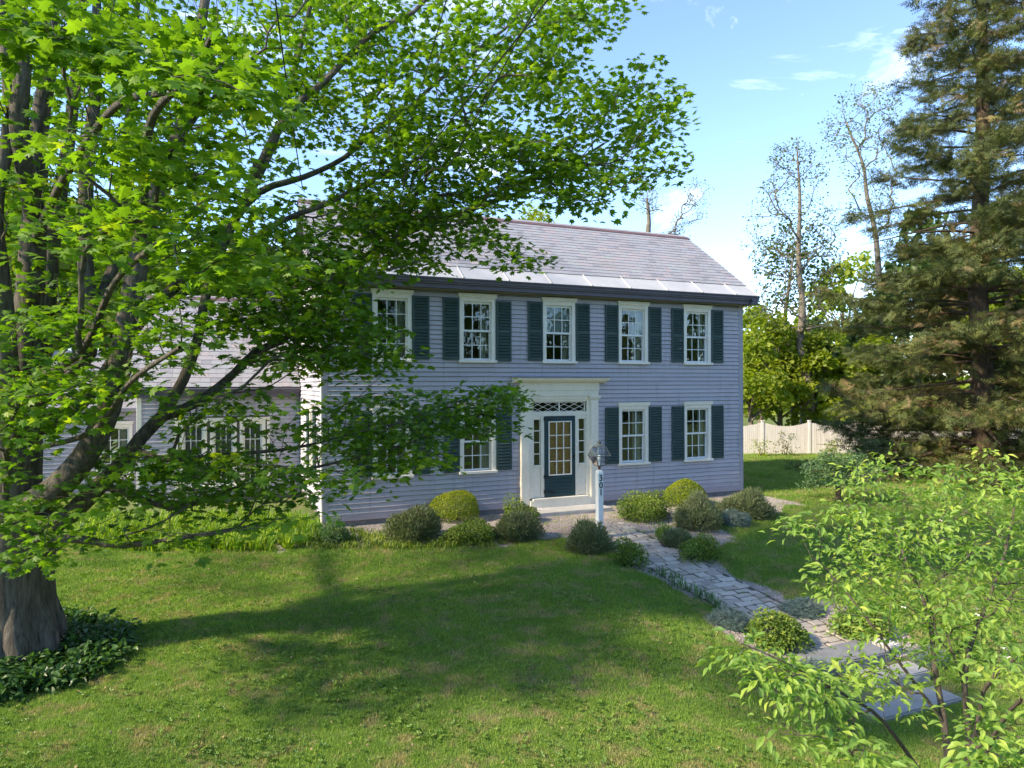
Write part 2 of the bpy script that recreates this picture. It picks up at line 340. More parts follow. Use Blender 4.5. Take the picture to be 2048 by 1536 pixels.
# ------------------------------------------------------------------ scatter stuff with geometry nodes
def scatter(name, P, rot, scl, meshes, **k):
    me = bpy.data.meshes.new(name); P = np.asarray(P, np.float32); me.vertices.add(len(P)); me.vertices.foreach_set("co", P.ravel())
    for n_, ty, d in (("rot", 'FLOAT_VECTOR', rot), ("scl", 'FLOAT', scl)):
        a = me.attributes.new(n_, ty, 'POINT'); a.data.foreach_set("vector" if ty == 'FLOAT_VECTOR' else "value", np.ascontiguousarray(d, np.float32).ravel())
    o = link(name, me, **k)
    c = bpy.data.collections.new(name + "_kinds")
    for q in meshes: c.objects.link(bpy.data.objects.new(name + "_piece", q))
    g = bpy.data.node_groups.new(name, 'GeometryNodeTree'); g.interface.new_socket("Geometry", in_out='INPUT', socket_type='NodeSocketGeometry'); g.interface.new_socket("Geometry", in_out='OUTPUT', socket_type='NodeSocketGeometry')
    N = g.nodes.new; gi = N('NodeGroupInput'); go = N('NodeGroupOutput'); ci = N('GeometryNodeCollectionInfo'); ci.inputs['Collection'].default_value = c
    ci.inputs['Separate Children'].default_value = True; ci.inputs['Reset Children'].default_value = True
    ip = N('GeometryNodeInstanceOnPoints'); ip.inputs['Pick Instance'].default_value = True
    ar = N('GeometryNodeInputNamedAttribute'); ar.data_type = 'FLOAT_VECTOR'; ar.inputs[0].default_value = 'rot'
    as_ = N('GeometryNodeInputNamedAttribute'); as_.data_type = 'FLOAT'; as_.inputs[0].default_value = 'scl'
    l = g.links.new; l(gi.outputs[0], ip.inputs['Points']); l(ci.outputs[0], ip.inputs['Instance']); l(ar.outputs[0], ip.inputs['Rotation']); l(as_.outputs[0], ip.inputs['Scale']); l(ip.outputs[0], go.inputs[0])
    md = o.modifiers.new('scatter', 'NODES'); md.node_group = g; return o
def tuft(n, h, w, spread, seed):
    r = np.random.default_rng(seed); V = []; F = []; A = []
    for i in range(n):
        a = r.uniform(0, 6.28); p = r.uniform(0, 1) ** .5 * spread; q = r.uniform(0, 6.28); x, y = p * math.cos(q), p * math.sin(q)
        hh = h * r.uniform(.45, 1.15); ln = hh * r.uniform(.15, .9); ww = w * r.uniform(.6, 1.2); ca, sa = math.cos(a), math.sin(a); rn = r.uniform()
        n0 = len(V); dx, dy = -sa * ww, ca * ww
        V += [(x - dx, y - dy, -.005), (x + dx, y + dy, -.005), (x + ca * ln * .4 - dx * .7, y + sa * ln * .4 - dy * .7, hh * .6), (x + ca * ln * .4 + dx * .7, y + sa * ln * .4 + dy * .7, hh * .6), (x + ca * ln, y + sa * ln, hh)]
        F += [(n0, n0 + 1, n0 + 3), (n0, n0 + 3, n0 + 2), (n0 + 2, n0 + 3, n0 + 4)]; A += [rn] * 5
    return np.array(V), np.array(F), A
tufts = []
for i in range(5):
    v, f, a = tuft(30, .045, .0026, .085, 50 + i); tufts.append(npmesh('grass_tuft', v, f, M['blade'], a))
# points in view, thinning with distance
def view_points(n, d0, d1, pw=1.0, amax=.78):
    d = d0 + (d1 - d0) * rng.random(n) ** pw; a = rng.uniform(-amax, amax, n)
    p = CAM[None, :2] + FW[None, :2] * d[:, None] + RT[None, :2] * (a * d)[:, None]; return p, d
p, d = view_points(215000, 4.5, 34, 1.35)
k = (~inbed(p[:, 0], p[:, 1]) | (rng.random(len(p)) < .035)) & ~((p[:, 1] > -.1) & (p[:, 0] > -11) & (p[:, 0] < 6.2) & (p[:, 1] < 16))
k &= ~((np.abs(p[:, 0] - .05) < .88) & (p[:, 1] < -8.6) & (p[:, 1] > -10.2))
p, d = p[k], d[k]
rot = np.stack([rng.normal(0, .12, len(p)), rng.normal(0, .12, len(p)), rng.uniform(0, 6.28, len(p))], 1)
scatter('grass', np.column_stack([p, ground(p[:, 0], p[:, 1])]), rot, rng.uniform(.55, 1.15, len(p)) * np.clip(d / 10, .8, 1.9), tufts, kind='stuff')

# ------------------------------------------------------------------ trees
def tubes(paths, mat, name='wood'):
    Vs, Fs, As, n0 = [], [], [], 0
    for pts, rad in paths:
        pts = np.asarray(pts, float); rad = np.asarray(rad, float); m = len(pts)
        if m < 2: continue
        k = 4 if rad[0] < .012 else 6 if rad[0] < .06 else 9 if rad[0] < .2 else 14
        T = np.gradient(pts, axis=0); T /= np.linalg.norm(T, axis=1)[:, None] + 1e-9
        ref = np.array([0, 0, 1.]) if abs(T[0, 2]) < .8 else np.array([1., 0, 0])
        U = np.cross(T, ref); U /= np.linalg.norm(U, axis=1)[:, None] + 1e-9; W = np.cross(T, U)
        th = np.arange(k) * 2 * math.pi / k
        ring = pts[:, None] + rad[:, None, None] * (U[:, None] * np.cos(th)[None, :, None] + W[:, None] * np.sin(th)[None, :, None])
        Vs.append(ring.reshape(-1, 3))
        a = (np.arange(m - 1)[:, None] * k + np.arange(k)[None]); b = (np.arange(m - 1)[:, None] * k + (np.arange(k)[None] + 1) % k)
        Fs.append(np.stack([a, b, b + k, a + k], -1).reshape(-1, 4) + n0); n0 += m * k
    return npmesh(name, np.concatenate(Vs), np.concatenate(Fs), mat, smooth=True)
class Skel:
    def __init__(s): s.P = np.zeros((60000, 3)); s.n = 0; s.par = []; s.plen = np.zeros(60000); s.dir = np.zeros((60000, 3)); s.rp = []; s.paths = []; s.ok = np.zeros(60000)
    def add(s, p, par, r=0., ok=0.):
        i = s.n; s.P[i] = p; s.par.append(par); s.rp.append(r); s.ok[i] = ok
        if par >= 0:
            d = s.P[i] - s.P[par]; L_ = np.linalg.norm(d); s.plen[i] = s.plen[par] + L_; s.dir[i] = d / (L_ + 1e-9)
        else: s.dir[i] = (0, 0, 1)
        s.n += 1; return i
    def limb(s, pts, rad, start=-1, step=.22, ok=0.):
        """smooth hand-laid limb; start: node it leaves from"""
        pts = [np.asarray(p, float) for p in pts]
        if start >= 0: pts = [s.P[start].copy()] + pts; rad = [rad[0]] + list(rad)
        ids = [start] if start >= 0 else [s.add(pts[0], -1, rad[0], ok)]
        Q = [2 * pts[0] - pts[1]] + pts + [2 * pts[-1] - pts[-2]]
        for i in range(1, len(Q) - 2):
            p0, p1, p2, p3 = Q[i - 1:i + 3]; m = max(2, int(np.linalg.norm(p2 - p1) / step))
            for j in range(1, m + 1):
                t = j / m; q = .5 * ((2 * p1) + (-p0 + p2) * t + (2 * p0 - 5 * p1 + 4 * p2 - p3) * t * t + (-p0 + 3 * p1 - 3 * p2 + p3) * t ** 3)
                ids.append(s.add(q, ids[-1], rad[i - 1] * (1 - t) + rad[i] * t, ok))
        s.paths.append(ids); return ids
    def near(s, p):
        return int(np.argmin(np.linalg.norm(s.P[:s.n] - np.asarray(p), axis=1)))
    def grow(s, targets, step=.2, wp=.25, back=.9, sag=.06, wob=.04):
        for tgt in targets:
            D = tgt - s.P[:s.n]; d = np.linalg.norm(D, axis=1) + 1e-6
            cs = (D * s.dir[:s.n]).sum(1) / d
            cost = d * (1 + back * (1 - cs) * .5) + wp * s.plen[:s.n] + s.ok[:s.n]
            i = int(np.argmin(cost)); L_ = d[i]; p0 = s.P[i].copy(); m = max(2, int(L_ / step))
            c = p0 + s.dir[i] * L_ * .35 + (tgt - p0) * .15 + np.array([0, 0, sag * L_]); ids = [i]
            for j in range(1, m + 1):
                t = j / m; q = (1 - t) ** 2 * p0 + 2 * t * (1 - t) * c + t * t * tgt
                if j < m: q = q + rng.normal(0, wob * min(step, L_ / m), 3)
                ids.append(s.add(q, ids[-1]))
            s.paths.append(ids)
    def radii(s, r0=.004, e=.5):
        cnt = np.ones(s.n)
        for i in range(s.n - 1, 0, -1):
            if s.par[i] >= 0: cnt[s.par[i]] += cnt[i] 
        ends = np.zeros(s.n); kids = np.zeros(s.n, int)
        for i in range(s.n):
            if s.par[i] >= 0: kids[s.par[i]] += 1
        tips = (kids == 0).astype(float)
        for i in range(s.n - 1, 0, -1):
            if s.par[i] >= 0: tips[s.par[i]] += tips[i]
        s.r = r0 * np.maximum(tips, .7) ** e
        rp = np.array(s.rp); s.r = np.where(rp > 0, rp, s.r)
        for i in range(s.n):
            if s.par[i] >= 0: s.r[i] = min(s.r[i], s.r[s.par[i]])
    def mesh(s, mat, r0=.004, e=.5, minr=0.):
        s.radii(r0, e); out = []
        for ids in s.paths:
            r = s.r[ids].copy()
            if len(ids) > 1: r[0] = min(r[0], r[1] * 1.25)
            if r[0] < minr: continue
            out.append((s.P[ids], r))
        return tubes(out, mat)
# leaf templates lie in XY, stem at origin, tip along +Y, normal +Z
def fan(pts, cz=0.0, c=(0, .4)):
    V = [(c[0], c[1], cz)] + [(x, y, z) for x, y, z in pts]; n = len(pts)
    return np.array(V, float), np.array([(0, i + 1, (i + 1) % n + 1) for i in range(n)])
def maple_leaf():
    o = [(0, 0), (.10, .10), (.36, -.02), (.27, .16), (.56, .36), (.33, .42), (.40, .70), (.17, .60), (0, 1.0)]
    o = o + [(-x, y) for x, y in o[-2:0:-1]]
    return fan([(x, y, -.28 * abs(x) - .12 * y * y) for x, y in o], .03, (0, .33))
def oval_leaf(w=.26, droop=.3):
    V = [(0, 0, 0), (w * .8, .28, .05), (w, .52, .02), (w * .5, .82, -droop * .6), (0, 1, -droop), (-w * .5, .82, -droop * .6), (-w, .52, .02), (-w * .8, .28, .05), (0, .5, -.06)]
    return np.array(V, float), np.array([(8, i, (i + 1) % 8) for i in range(8)])
def simple_leaf(w=.35):
    return np.array([(0, 0, 0), (w, .5, .08), (0, 1, -.05), (-w, .5, .08)], float), np.array([(0, 1, 2), (0, 2, 3)])
def needle_spray(n=7):
    V, F = [], []
    for i in range(n):
        t = i / (n - 1); y = .05 + .75 * t
        for sgn in (-1, 1):
            l = .42 * (1 - t * .6); k = len(V); V += [(0, y - .045, 0), (0, y + .06, 0), (sgn * l, y + .32 * l + .12, -.10 * l)]; F.append((k, k + 1, k + 2))
    k = len(V); V += [(-.03, 0, 0), (.03, 0, 0), (0, 1, -.05)]; F.append((k, k + 1, k + 2)); return np.array(V, float), np.array(F)
def frames(normals, heading):
    N = normals / (np.linalg.norm(normals, axis=1)[:, None] + 1e-9)
    Yv = heading - (heading * N).sum(1)[:, None] * N; Yv /= np.linalg.norm(Yv, axis=1)[:, None] + 1e-9
    return np.stack([np.cross(Yv, N), Yv, N], 2)       # columns
def place(tpl, P, Rm, S):
    v, f = tpl; n = len(P)
    V = np.einsum('nij,kj->nki', Rm, v) * S[:, None, None] + P[:, None]
    F = f[None] + (np.arange(n) * len(v))[:, None, None]
    return V.reshape(-1, 3), F.reshape(-1, f.shape[1])
def leafmesh(name, tpl, P, Rm, S, rnd, mat):
    V, F = place(tpl, P, Rm, S); return npmesh(name, V, F, mat, np.repeat(rnd, len(tpl[0])))
def spray_leaves(T, m, rad, size, flat=.35, jit=.45, droop=.25, tilt=None):
    """flat, roughly level fans of leaves round each target"""
    n = len(T); C = np.repeat(T, m, 0); a = rng.uniform(0, 6.283, n * m); r = rng.random(n * m) ** .6 * rad
    tl = np.repeat(rng.normal(0, .2, (n, 2)), m, 0)
    off = np.stack([np.cos(a) * r, np.sin(a) * r, rng.normal(0, flat * rad * .5, n * m)], 1)
    off[:, 2] += off[:, 0] * tl[:, 0] + off[:, 1] * tl[:, 1] - droop * r * r / rad
    P = C + off; N = np.stack([-tl[:, 0], -tl[:, 1], np.ones(n * m)], 1) + rng.normal(0, jit, (n * m, 3))
    H = np.stack([np.cos(a), np.sin(a), -.35 + rng.normal(0, .25, n * m)], 1) + rng.normal(0, .35, (n * m, 3))
    S = size * np.clip(rng.normal(1, .22, n * m), .45, 1.5); return P, frames(N, H), S
def poly_points(poly, n, d0, d1):
    poly = np.array(poly, float); out = []
    lo, hi = poly.min(0), poly.max(0)
    while len(out) < n:
        q = rng.uniform(lo, hi, (n * 3, 2)); x, y = q[:, 0], q[:, 1]; c = np.zeros(len(q), bool); j = len(poly) - 1
        for i in range(len(poly)):
            xi, yi = poly[i]; xj, yj = poly[j]
            c ^= ((yi > y) != (yj > y)) & (x < (xj - xi) * (y - yi) / (yj - yi + 1e-9) + xi); j = i
        out += list(q[c])
    q = np.array(out[:n]); d = rng.uniform(d0, d1, n); return np.array([at(a, b, e) for (a, b), e in zip(q, d)])
def tree_obj(name, sk, barkmat, crown, loc=None, trunkname='trunk', **k):
    root = empty(name, (0, 0, 0) if loc is None else loc, **k); return root

# ---- the maple
def maple():
    s = Skel(); D0 = 8.8
    base = at(18, 1318, D0); base[2] = float(ground(base[0], base[1])) - .1
    def A(l): return [at(*q[:3]) for q in l], [q[3] for q in l]
    tr_p = [base, at(18, 1290, D0), at(20, 1240, D0), at(22, 1150, D0), at(26, 1070, D0), at(30, 1010, D0)]
    tr = s.limb(tr_p, [.78, .62, .52, .47, .48, .46], ok=3)
    top = tr[-1]; mid = tr[-4]
    def L_(l, st, ok=.0): p, r = A(l); return s.limb(p, r, st, ok=ok)
    a1 = L_([(30, 900, 8.7, .30), (50, 760, 8.7, .21), (60, 600, 8.7, .165), (72, 400, 8.6, .13), (80, 250, 8.6, .105), (100, 120, 8.6, .085), (110, -60, 8.6, .07), (120, -300, 8.7, .07), (130, -600, 8.8, .03)], top, .4)
    a2 = L_([(20, 860, 8.4, .15), (5, 600, 8.2, .115), (-10, 420, 8.0, .09), (20, 240, 8.0, .07), (10, 60, 8.0, .055), (0, -150, 8, .06), (-10, -450, 8, .03)], a1[4], .3)
    a3 = L_([(62, 840, 9.2, .15), (90, 640, 9.3, .12), (105, 480, 9.4, .10), (135, 300, 9.5, .085), (155, 130, 9.6, .07), (170, -40, 9.7, .055), (200, -350, 9.8, .03)], a1[3], .3)
    a4 = L_([(40, 250, 7.9, .1), (50, 100, 7.8, .08), (40, -60, 7.7, .05), (30, -300, 7.6, .03)], s.near(at(68, 440, 8.6)), .2)
    b = L_([(95, 985, 8.5, .17), (168, 910, 8.3, .145), (218, 812, 8.2, .13), (236, 735, 8.15, .12), (262, 600, 8.1, .125), (278, 520, 8.1, .115), (305, 400, 8.1, .10), (345, 300, 8.1, .085), (378, 215, 8.1, .075), (395, 100, 8.1, .06), (420, -60, 8.2, .05), (440, -300, 8.3, .03)], top, .2)
    b2 = L_([(176, 700, 8.4, .10), (172, 520, 8.5, .09), (175, 330, 8.6, .085), (190, 200, 8.7, .07), (195, 40, 8.8, .055), (200, -200, 8.9, .03)], s.near(at(100, 800, 8.7)), .2)
    b3 = L_([(235, 500, 8.9, .07), (250, 330, 9.2, .06), (262, 200, 9.4, .05), (275, 20, 9.6, .04), (290, -200, 9.8, .025)], s.near(at(210, 640, 8.3)), .2)
    c = L_([(110, 1042, 8.6, .13), (203, 962, 8.7, .105), (250, 914, 8.8, .095), (282, 870, 8.9, .088), (324, 828, 9.0, .082)], top, .2)
    c1 = L_([(367, 754, 9.1, .07), (395, 676, 9.2, .065), (414, 580, 9.3, .062), (436, 515, 9.4, .06), (470, 437, 9.6, .065), (528, 328, 9.8, .055), (565, 237, 10, .048), (600, 100, 10.2, .04), (630, -20, 10.3, .03), (680, -220, 10.5, .02)], c[-1], .1)
    c2 = L_([(395, 800, 9.2, .065), (469, 742, 9.5, .055), (510, 700, 9.8, .05), (600, 655, 10.2, .045), (680, 570, 10.4, .055), (740, 505, 10.5, .06), (830, 457, 10.8, .055), (920, 425, 11, .045), (1000, 396, 11.2, .04), (1080, 372, 11.4, .03), (1140, 330, 11.6, .025), (1210, 285, 11.8, .018)], c[-1], .1)
    d = L_([(117, 832, 8.9, .11), (168, 793, 9.2, .10), (205, 752, 9.4, .095), (250, 680, 9.6, .085), (298, 618, 9.8, .08), (351, 570, 10, .08), (392, 520, 10.1, .075), (450, 460, 10.3, .065), (520, 380, 10.5, .055), (610, 350, 10.7, .045), (690, 312, 11, .04), (755, 253, 11.2, .036), (815, 215, 11.4, .033), (876, 161, 11.5, .03), (970, 86, 11.7, .027), (1030, 37, 11.8, .022), (1090, -60, 12, .016)], s.near(at(62, 880, 8.7)), .1)
    d2 = L_([(460, 520, 10, .04), (560, 440, 10, .045), (640, 410, 10, .045), (720, 370, 10.2, .035), (800, 330, 10.4, .025), (900, 290, 10.6, .02)], s.near(at(420, 560, 9.4)), .1)
    e1 = L_([(150, 1072, 8.2, .05), (250, 1085, 8, .035), (380, 1068, 8.2, .028), (520, 1045, 8.6, .022)], tr[-3], .1)
    e2 = L_([(340, 1010, 9, .045), (430, 985, 9.3, .032), (560, 945, 9.6, .026), (680, 920, 10, .02), (830, 880, 10.4, .014)], s.near(at(203, 960, 8.7)), .1)
    e3 = L_([(330, 915, 8.8, .04), (450, 905, 8.9, .03), (600, 890, 9.6, .022), (760, 850, 10.2, .016), (900, 830, 10.8, .012)], s.near(at(270, 890, 8.8)), .1)
    g1 = L_([(560, 250, 9.2, .05), (650, 160, 9.4, .045), (750, 60, 9.6, .04), (830, 20, 9.8, .03), (900, -60, 10, .02)], s.near(at(440, 500, 9.5)), .1)
    g2 = L_([(300, 250, 7, .045), (380, 150, 6, .03), (430, 60, 5.2, .022)], s.near(at(278, 500, 8.1)), .1)
    g3 = L_([(130, 350, 7.2, .045), (230, 210, 6.2, .035), (330, 180, 5.2, .022)], s.near(at(70, 500, 8.7)), .1)
    g4 = L_([(160, 700, 7.3, .04), (230, 560, 6.2, .03), (330, 470, 5.4, .02)], s.near(at(55, 760, 8.7)), .1)
    g5 = L_([(180, 860, 7.2, .03), (260, 760, 6.2, .024), (360, 690, 5.6, .016)], s.near(at(50, 900, 8.7)), .1)
    g6 = L_([(-250, 700, 8.5, .14), (-500, 450, 8.3, .1), (-800, 200, 8, .05), (-1000, -50, 8, .03)], s.near(at(25, 900, 8.7)), .1)
    g7 = L_([(-150, 650, 10.2, .12), (-350, 400, 11.5, .09), (-500, 100, 12.5, .05), (-600, -200, 13, .03)], s.near(at(40, 850, 8.7)), .1)
    T = []
    def R_(poly, n, d0, d1): T.append(poly_points(poly, n, d0, d1))
    # upper crown, right part
    R_([(560, -30), (1255, -30), (1240, 30), (1190, 70), (1120, 75), (1135, 130), (1190, 150), (1250, 160), (1290, 95), (1330, 125), (1360, 185), (1345, 260), (1355, 330), (1345, 365), (1240, 370), (1130, 310), (960, 260), (820, 300), (700, 230), (600, 300)], 450, 9, 12.5)
    R_([(700, 260), (960, 250), (1130, 290), (1240, 360), (1200, 430), (1130, 400), (1060, 380), (960, 420), (880, 440), (700, 420)], 250, 9.5, 12)
    R_([(760, 400), (1010, 430), (1060, 500), (1110, 520), (1040, 535), (930, 490), (880, 530), (760, 540), (680, 560), (640, 480)], 120, 9.5, 11.8)
    # upper left
    R_([(-60, -40), (600, -40), (600, 300), (480, 380), (300, 380), (120, 360), (-60, 380)], 300, 7.2, 11.5)
    R_([(60, 10), (330, 50), (500, 110), (550, 190), (420, 190), (260, 130), (60, 60)], 38, 4.2, 5.4)
    R_([(-30, 0), (180, 20), (150, 80), (-30, 60)], 10, 4.2, 5)
    R_([(120, 250), (380, 280), (500, 350), (420, 370), (250, 330), (100, 290)], 24, 4.6, 5.8)
    # middle left
    R_([(-60, 340), (300, 380), (520, 370), (640, 430), (700, 560), (560, 640), (420, 560), (300, 600), (-60, 640)], 215, 7.5, 11.5)
    R_([(80, 420), (350, 400), (520, 490), (560, 540), (400, 550), (200, 480), (80, 470)], 34, 5, 6.2)
    R_([(500, 380), (760, 380), (800, 470), (740, 560), (640, 600), (520, 560)], 95, 9.2, 11.5)
    R_([(420, 540), (640, 580), (720, 640), (640, 740), (480, 720), (400, 640)], 60, 8.6, 10.5)
    # lower skirt over the wing
    R_([(-60, 600), (300, 590), (420, 640), (380, 760), (240, 800), (-60, 830)], 80, 6.2, 9)
    R_([(480, 620), (700, 560), (760, 640), (830, 700), (760, 760), (600, 740), (520, 700)], 110, 8.5, 10.8)
    R_([(420, 760), (640, 770), (660, 830), (620, 900), (440, 940), (300, 940), (330, 860)], 42, 8, 10)
    R_([(640, 770), (800, 790), (930, 820), (900, 930), (780, 960), (640, 900)], 100, 9.5, 11.5)
    R_([(830, 780), (1000, 770), (1030, 800), (1040, 845), (940, 870), (840, 850)], 55, 10.4, 11.8)
    R_([(1000, 765), (1045, 775), (1035, 800), (1005, 800)], 7, 11.2, 11.8)
    R_([(230, 880), (640, 920), (760, 960), (680, 990), (560, 1000), (400, 1010), (200, 1000)], 85, 7.5, 10)
    R_([(-60, 700), (160, 760), (160, 840), (-60, 900)], 40, 6, 8)
    R_([(-60, 880), (100, 930), (120, 1110), (0, 1140), (-60, 1100)], 32, 6.2, 8)
    R_([(130, 1040), (420, 1010), (640, 985), (700, 1010), (640, 1050), (440, 1090), (250, 1085)], 18, 7.3, 9.5)
    # outside the frame: the rest of the crown, above, left, and behind
    R_([(-900, -600), (900, -700), (1200, -350), (1150, -40), (-900, -40)], 210, 7, 13)
    R_([(-1100, -500), (-60, -40), (-60, 800), (-500, 800), (-1000, 400)], 150, 5.5, 12)
    R_([(-700, -300), (600, -300), (500, 350), (-700, 600)], 60, 12, 15)
    T = np.concatenate(T); order = np.argsort(np.linalg.norm(T - s.P[top], axis=1)); T = T[order]
    s.grow(T, step=.2, wp=.18, back=.8, sag=.05, wob=.12)
    root = empty('maple_tree', base, label='big spreading maple tree with forked trunk and low branches in front of the house', cat='tree')
    me = s.mesh(M['maplebark'], .0042, .48); me.transform(Matrix.Translation((-base).tolist()))
    link('trunk', me, root)
    # buttress ridges at the foot
    rb = []
    for q in range(9):
        t = q * .7 + .2; dr = np.array([math.cos(t), math.sin(t), 0]); l = rng.uniform(.7, .95)
        rb.append((np.array([dr * .30 + [0, 0, 1.35], dr * .36 + [0, 0, .8], dr * .47 + [0, 0, .38], dr * .70 * l + [0, 0, .14], dr * 1.0 * l + [0, 0, .0]]), [.10, .15, .17, .12, .05]))
    link('root_flare', tubes(rb, M['maplebark']), root)
    P, Rm, S = spray_leaves(T, 18, .40, .110, .18, .34, .28)
    tw = []   # leaves along the last twig too
    dist = (P - CAM) @ FW
    k = np.ones(len(P), bool)
    P, Rm, S, dist = P[k], Rm[k], S[k], dist[k]
    rnd = np.clip(np.repeat(rng.normal(.46, .2, len(T)), 18) + rng.normal(0, .17, len(P)), 0, 1)
    q = (P - CAM); u = q @ RT / dist * FPX + 1024; v = 768 - q[:, 2] / dist * FPX
    vis = (u > 10) & (u < 2040) & (v > 10) & (v < 1526); idx = np.where(vis)[0]; idx = idx[np.argsort(dist[idx])][:280]
    own = np.zeros(len(P), bool); own[idx] = True; tpl = maple_leaf()
    me = leafmesh('crown', tpl, P[~own] - base, Rm[~own], S[~own], rnd[~own], M['maple']); link('crown', me, root, kind='stuff')
    lm = []
    for i in range(8):
        lm.append(npmesh('leaf', tpl[0], tpl[1], M['maple'], np.full(len(tpl[0]), .15 + .1 * i)))
    for i in np.where(own)[0]:
        o = bpy.data.objects.new('leaf', lm[int(min(7, rnd[i] * 8))]); COL.objects.link(o); o.parent = root
        m4 = np.eye(4); m4[:3, :3] = Rm[i] * S[i]; m4[:3, 3] = P[i] - base; o.matrix_local = Matrix(m4.tolist())
maple()
print('maple ok')
#NEXT
# ------------------------------------------------------------------ the house
HX = 6.091; HD = 5.8; WB = -.16; EZ = 5.6; RY = 2.9; RZ = 7.95
ZU, ZL = 5.289, 2.506; WXS = [-4.455, -2.29, 0, 2.29, 4.455]
house = empty('farmhouse', (0, 0, 0), label='two storey lavender grey clapboard farmhouse with dark green shutters and slate roof', cat='house')
def house_boxes(name, boxes, mat, parent=house, bevel=.004, **k):
    m = MB()
    for b in boxes: m.box(*b)
    return m.build(name, mat, parent, bevel=bevel, **k)
def cut(spans, a, b):
    out = []
    for s, e in spans:
        if b <= s or a >= e: out.append((s, e)); continue
        if a > s: out.append((s, a))
        if b < e: out.append((b, e))
    return [q for q in out if q[1] - q[0] > .015]
def clapboards(axis, fixed, sgn, a0, a1, z0, z1, holes, lim=None, parts=True, name='clapboard', exp=.115):
    """axis 0: wall along X at y=fixed, outward sgn*Y; axis 1: wall along Y at x=fixed, outward sgn*X"""
    z = z0; join = MB()
    while z < z1 - .02:
        zt = min(z + exp, z1); lo, hi = a0, a1
        if lim: lo, hi = lim(z + exp * .6, lo, hi)
        sp = [(lo, hi)]
        for (h0, h1, hz0, hz1) in holes:
            if zt - .02 > hz0 and z + .02 < hz1: sp = cut(sp, h0, h1)
        # butt joints
        sp2 = []
        for s, e in sp:
            while e - s > 5.2:
                q = s + rng.uniform(2.8, 4.6); sp2.append((s, q - .0015)); s = q + .0015
            sp2.append((s, e))
        for s, e in sp2:
            if e - s < .03: continue
            pr = .031 + rng.normal(0, .0015)
            pts = [(fixed, z), (fixed + sgn * pr, z + rng.normal(0, .001)), (fixed + sgn * .005, zt - .011), (fixed, zt - .011)]
            m = join if not parts else MB()
            if axis == 0: m.prism(pts, 0, s, e)
            else: m.prism(pts, 1, s, e)
            if parts: m.build(name, M['siding'], house)
        z = zt
    if not parts: join.build('siding', M['siding'], house, kind='stuff')
OPN = []
for x in WXS: OPN.append((x - .40, x + .40, ZU - 1.68, ZU - .17))
for x in WXS:
    if abs(x) > .1: OPN.append((x - .40, x + .40, ZL - 1.69, ZL - .17))
CL = [(a - .055, b + .055, c - .03, d + .13) for a, b, c, d in OPN] + [(-1.15, 1.14, -1, 3.06)]
clapboards(0, 0, -1, -HX + .13, HX - .13, WB + .16, 5.33, CL)
# wall shell behind the boards, with its openings
def shell(axis, y0, y1, a0, a1, z0, z1, holes, name='wall'):
    xs = sorted({a0, a1, *[h[0] for h in holes], *[h[1] for h in holes]}); m = MB()
    for i in range(len(xs) - 1):
        xa, xb = xs[i], xs[i + 1]; sp = [(z0, z1)]
        for h in holes:
            if h[0] <= xa + 1e-6 and h[1] >= xb - 1e-6: sp = cut(sp, h[2], h[3])
        for s, e in sp:
            if axis == 0: m.box(xa, xb, y0, y1, s, e)
            else: m.box(y0, y1, xa, xb, s, e)
    return m.build(name, M['interior'], house)
DOORHOLE = (-.86, .86, -.12, 2.62)
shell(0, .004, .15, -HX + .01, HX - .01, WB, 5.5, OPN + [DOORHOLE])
# corner boards, water table, frieze, cornice
house_boxes('corner_board', [(HX - .13, HX, -.028, .02, WB, 5.33)], M['trimgrey'])
house_boxes('corner_board', [(-HX, -HX + .13, -.028, .02, WB, 5.33)], M['trimgrey'])
house_boxes('water_table', [(-HX + .13, -1.15, -.03, .0, WB, WB + .16), (1.14, HX - .13, -.03, .0, WB, WB + .16)], M['trimgrey'])
house_boxes('frieze_board', [(-HX, HX, -.045, .0, 5.33, 5.50)], M['trimgrey'])
house_boxes('soffit', [(-6.34, 6.34, -.36, .004, 5.44, 5.47)], M['eave'])
def eave_profile(x0, x1, name='gutter', y=-.44, z=5.6, parent=house):
    m = MB(); m.prism([(y, z - .005), (y - .01, z - .035), (y + .02, z - .06), (y + .022, z - .10), (y + .05, z - .12), (y + .052, z - .145), (y + .095, z - .165), (y + .10, z - .25), (y + .14, z - .26), (y + .14, z - .01)], 0, x0, x1)
    return m.build(name, M['eave'], parent)
eave_profile(-6.40, 6.40)
house_boxes('foundation', [(-HX + .05, HX - .05, .02, .3, -1.0, WB)], M['granite2'])
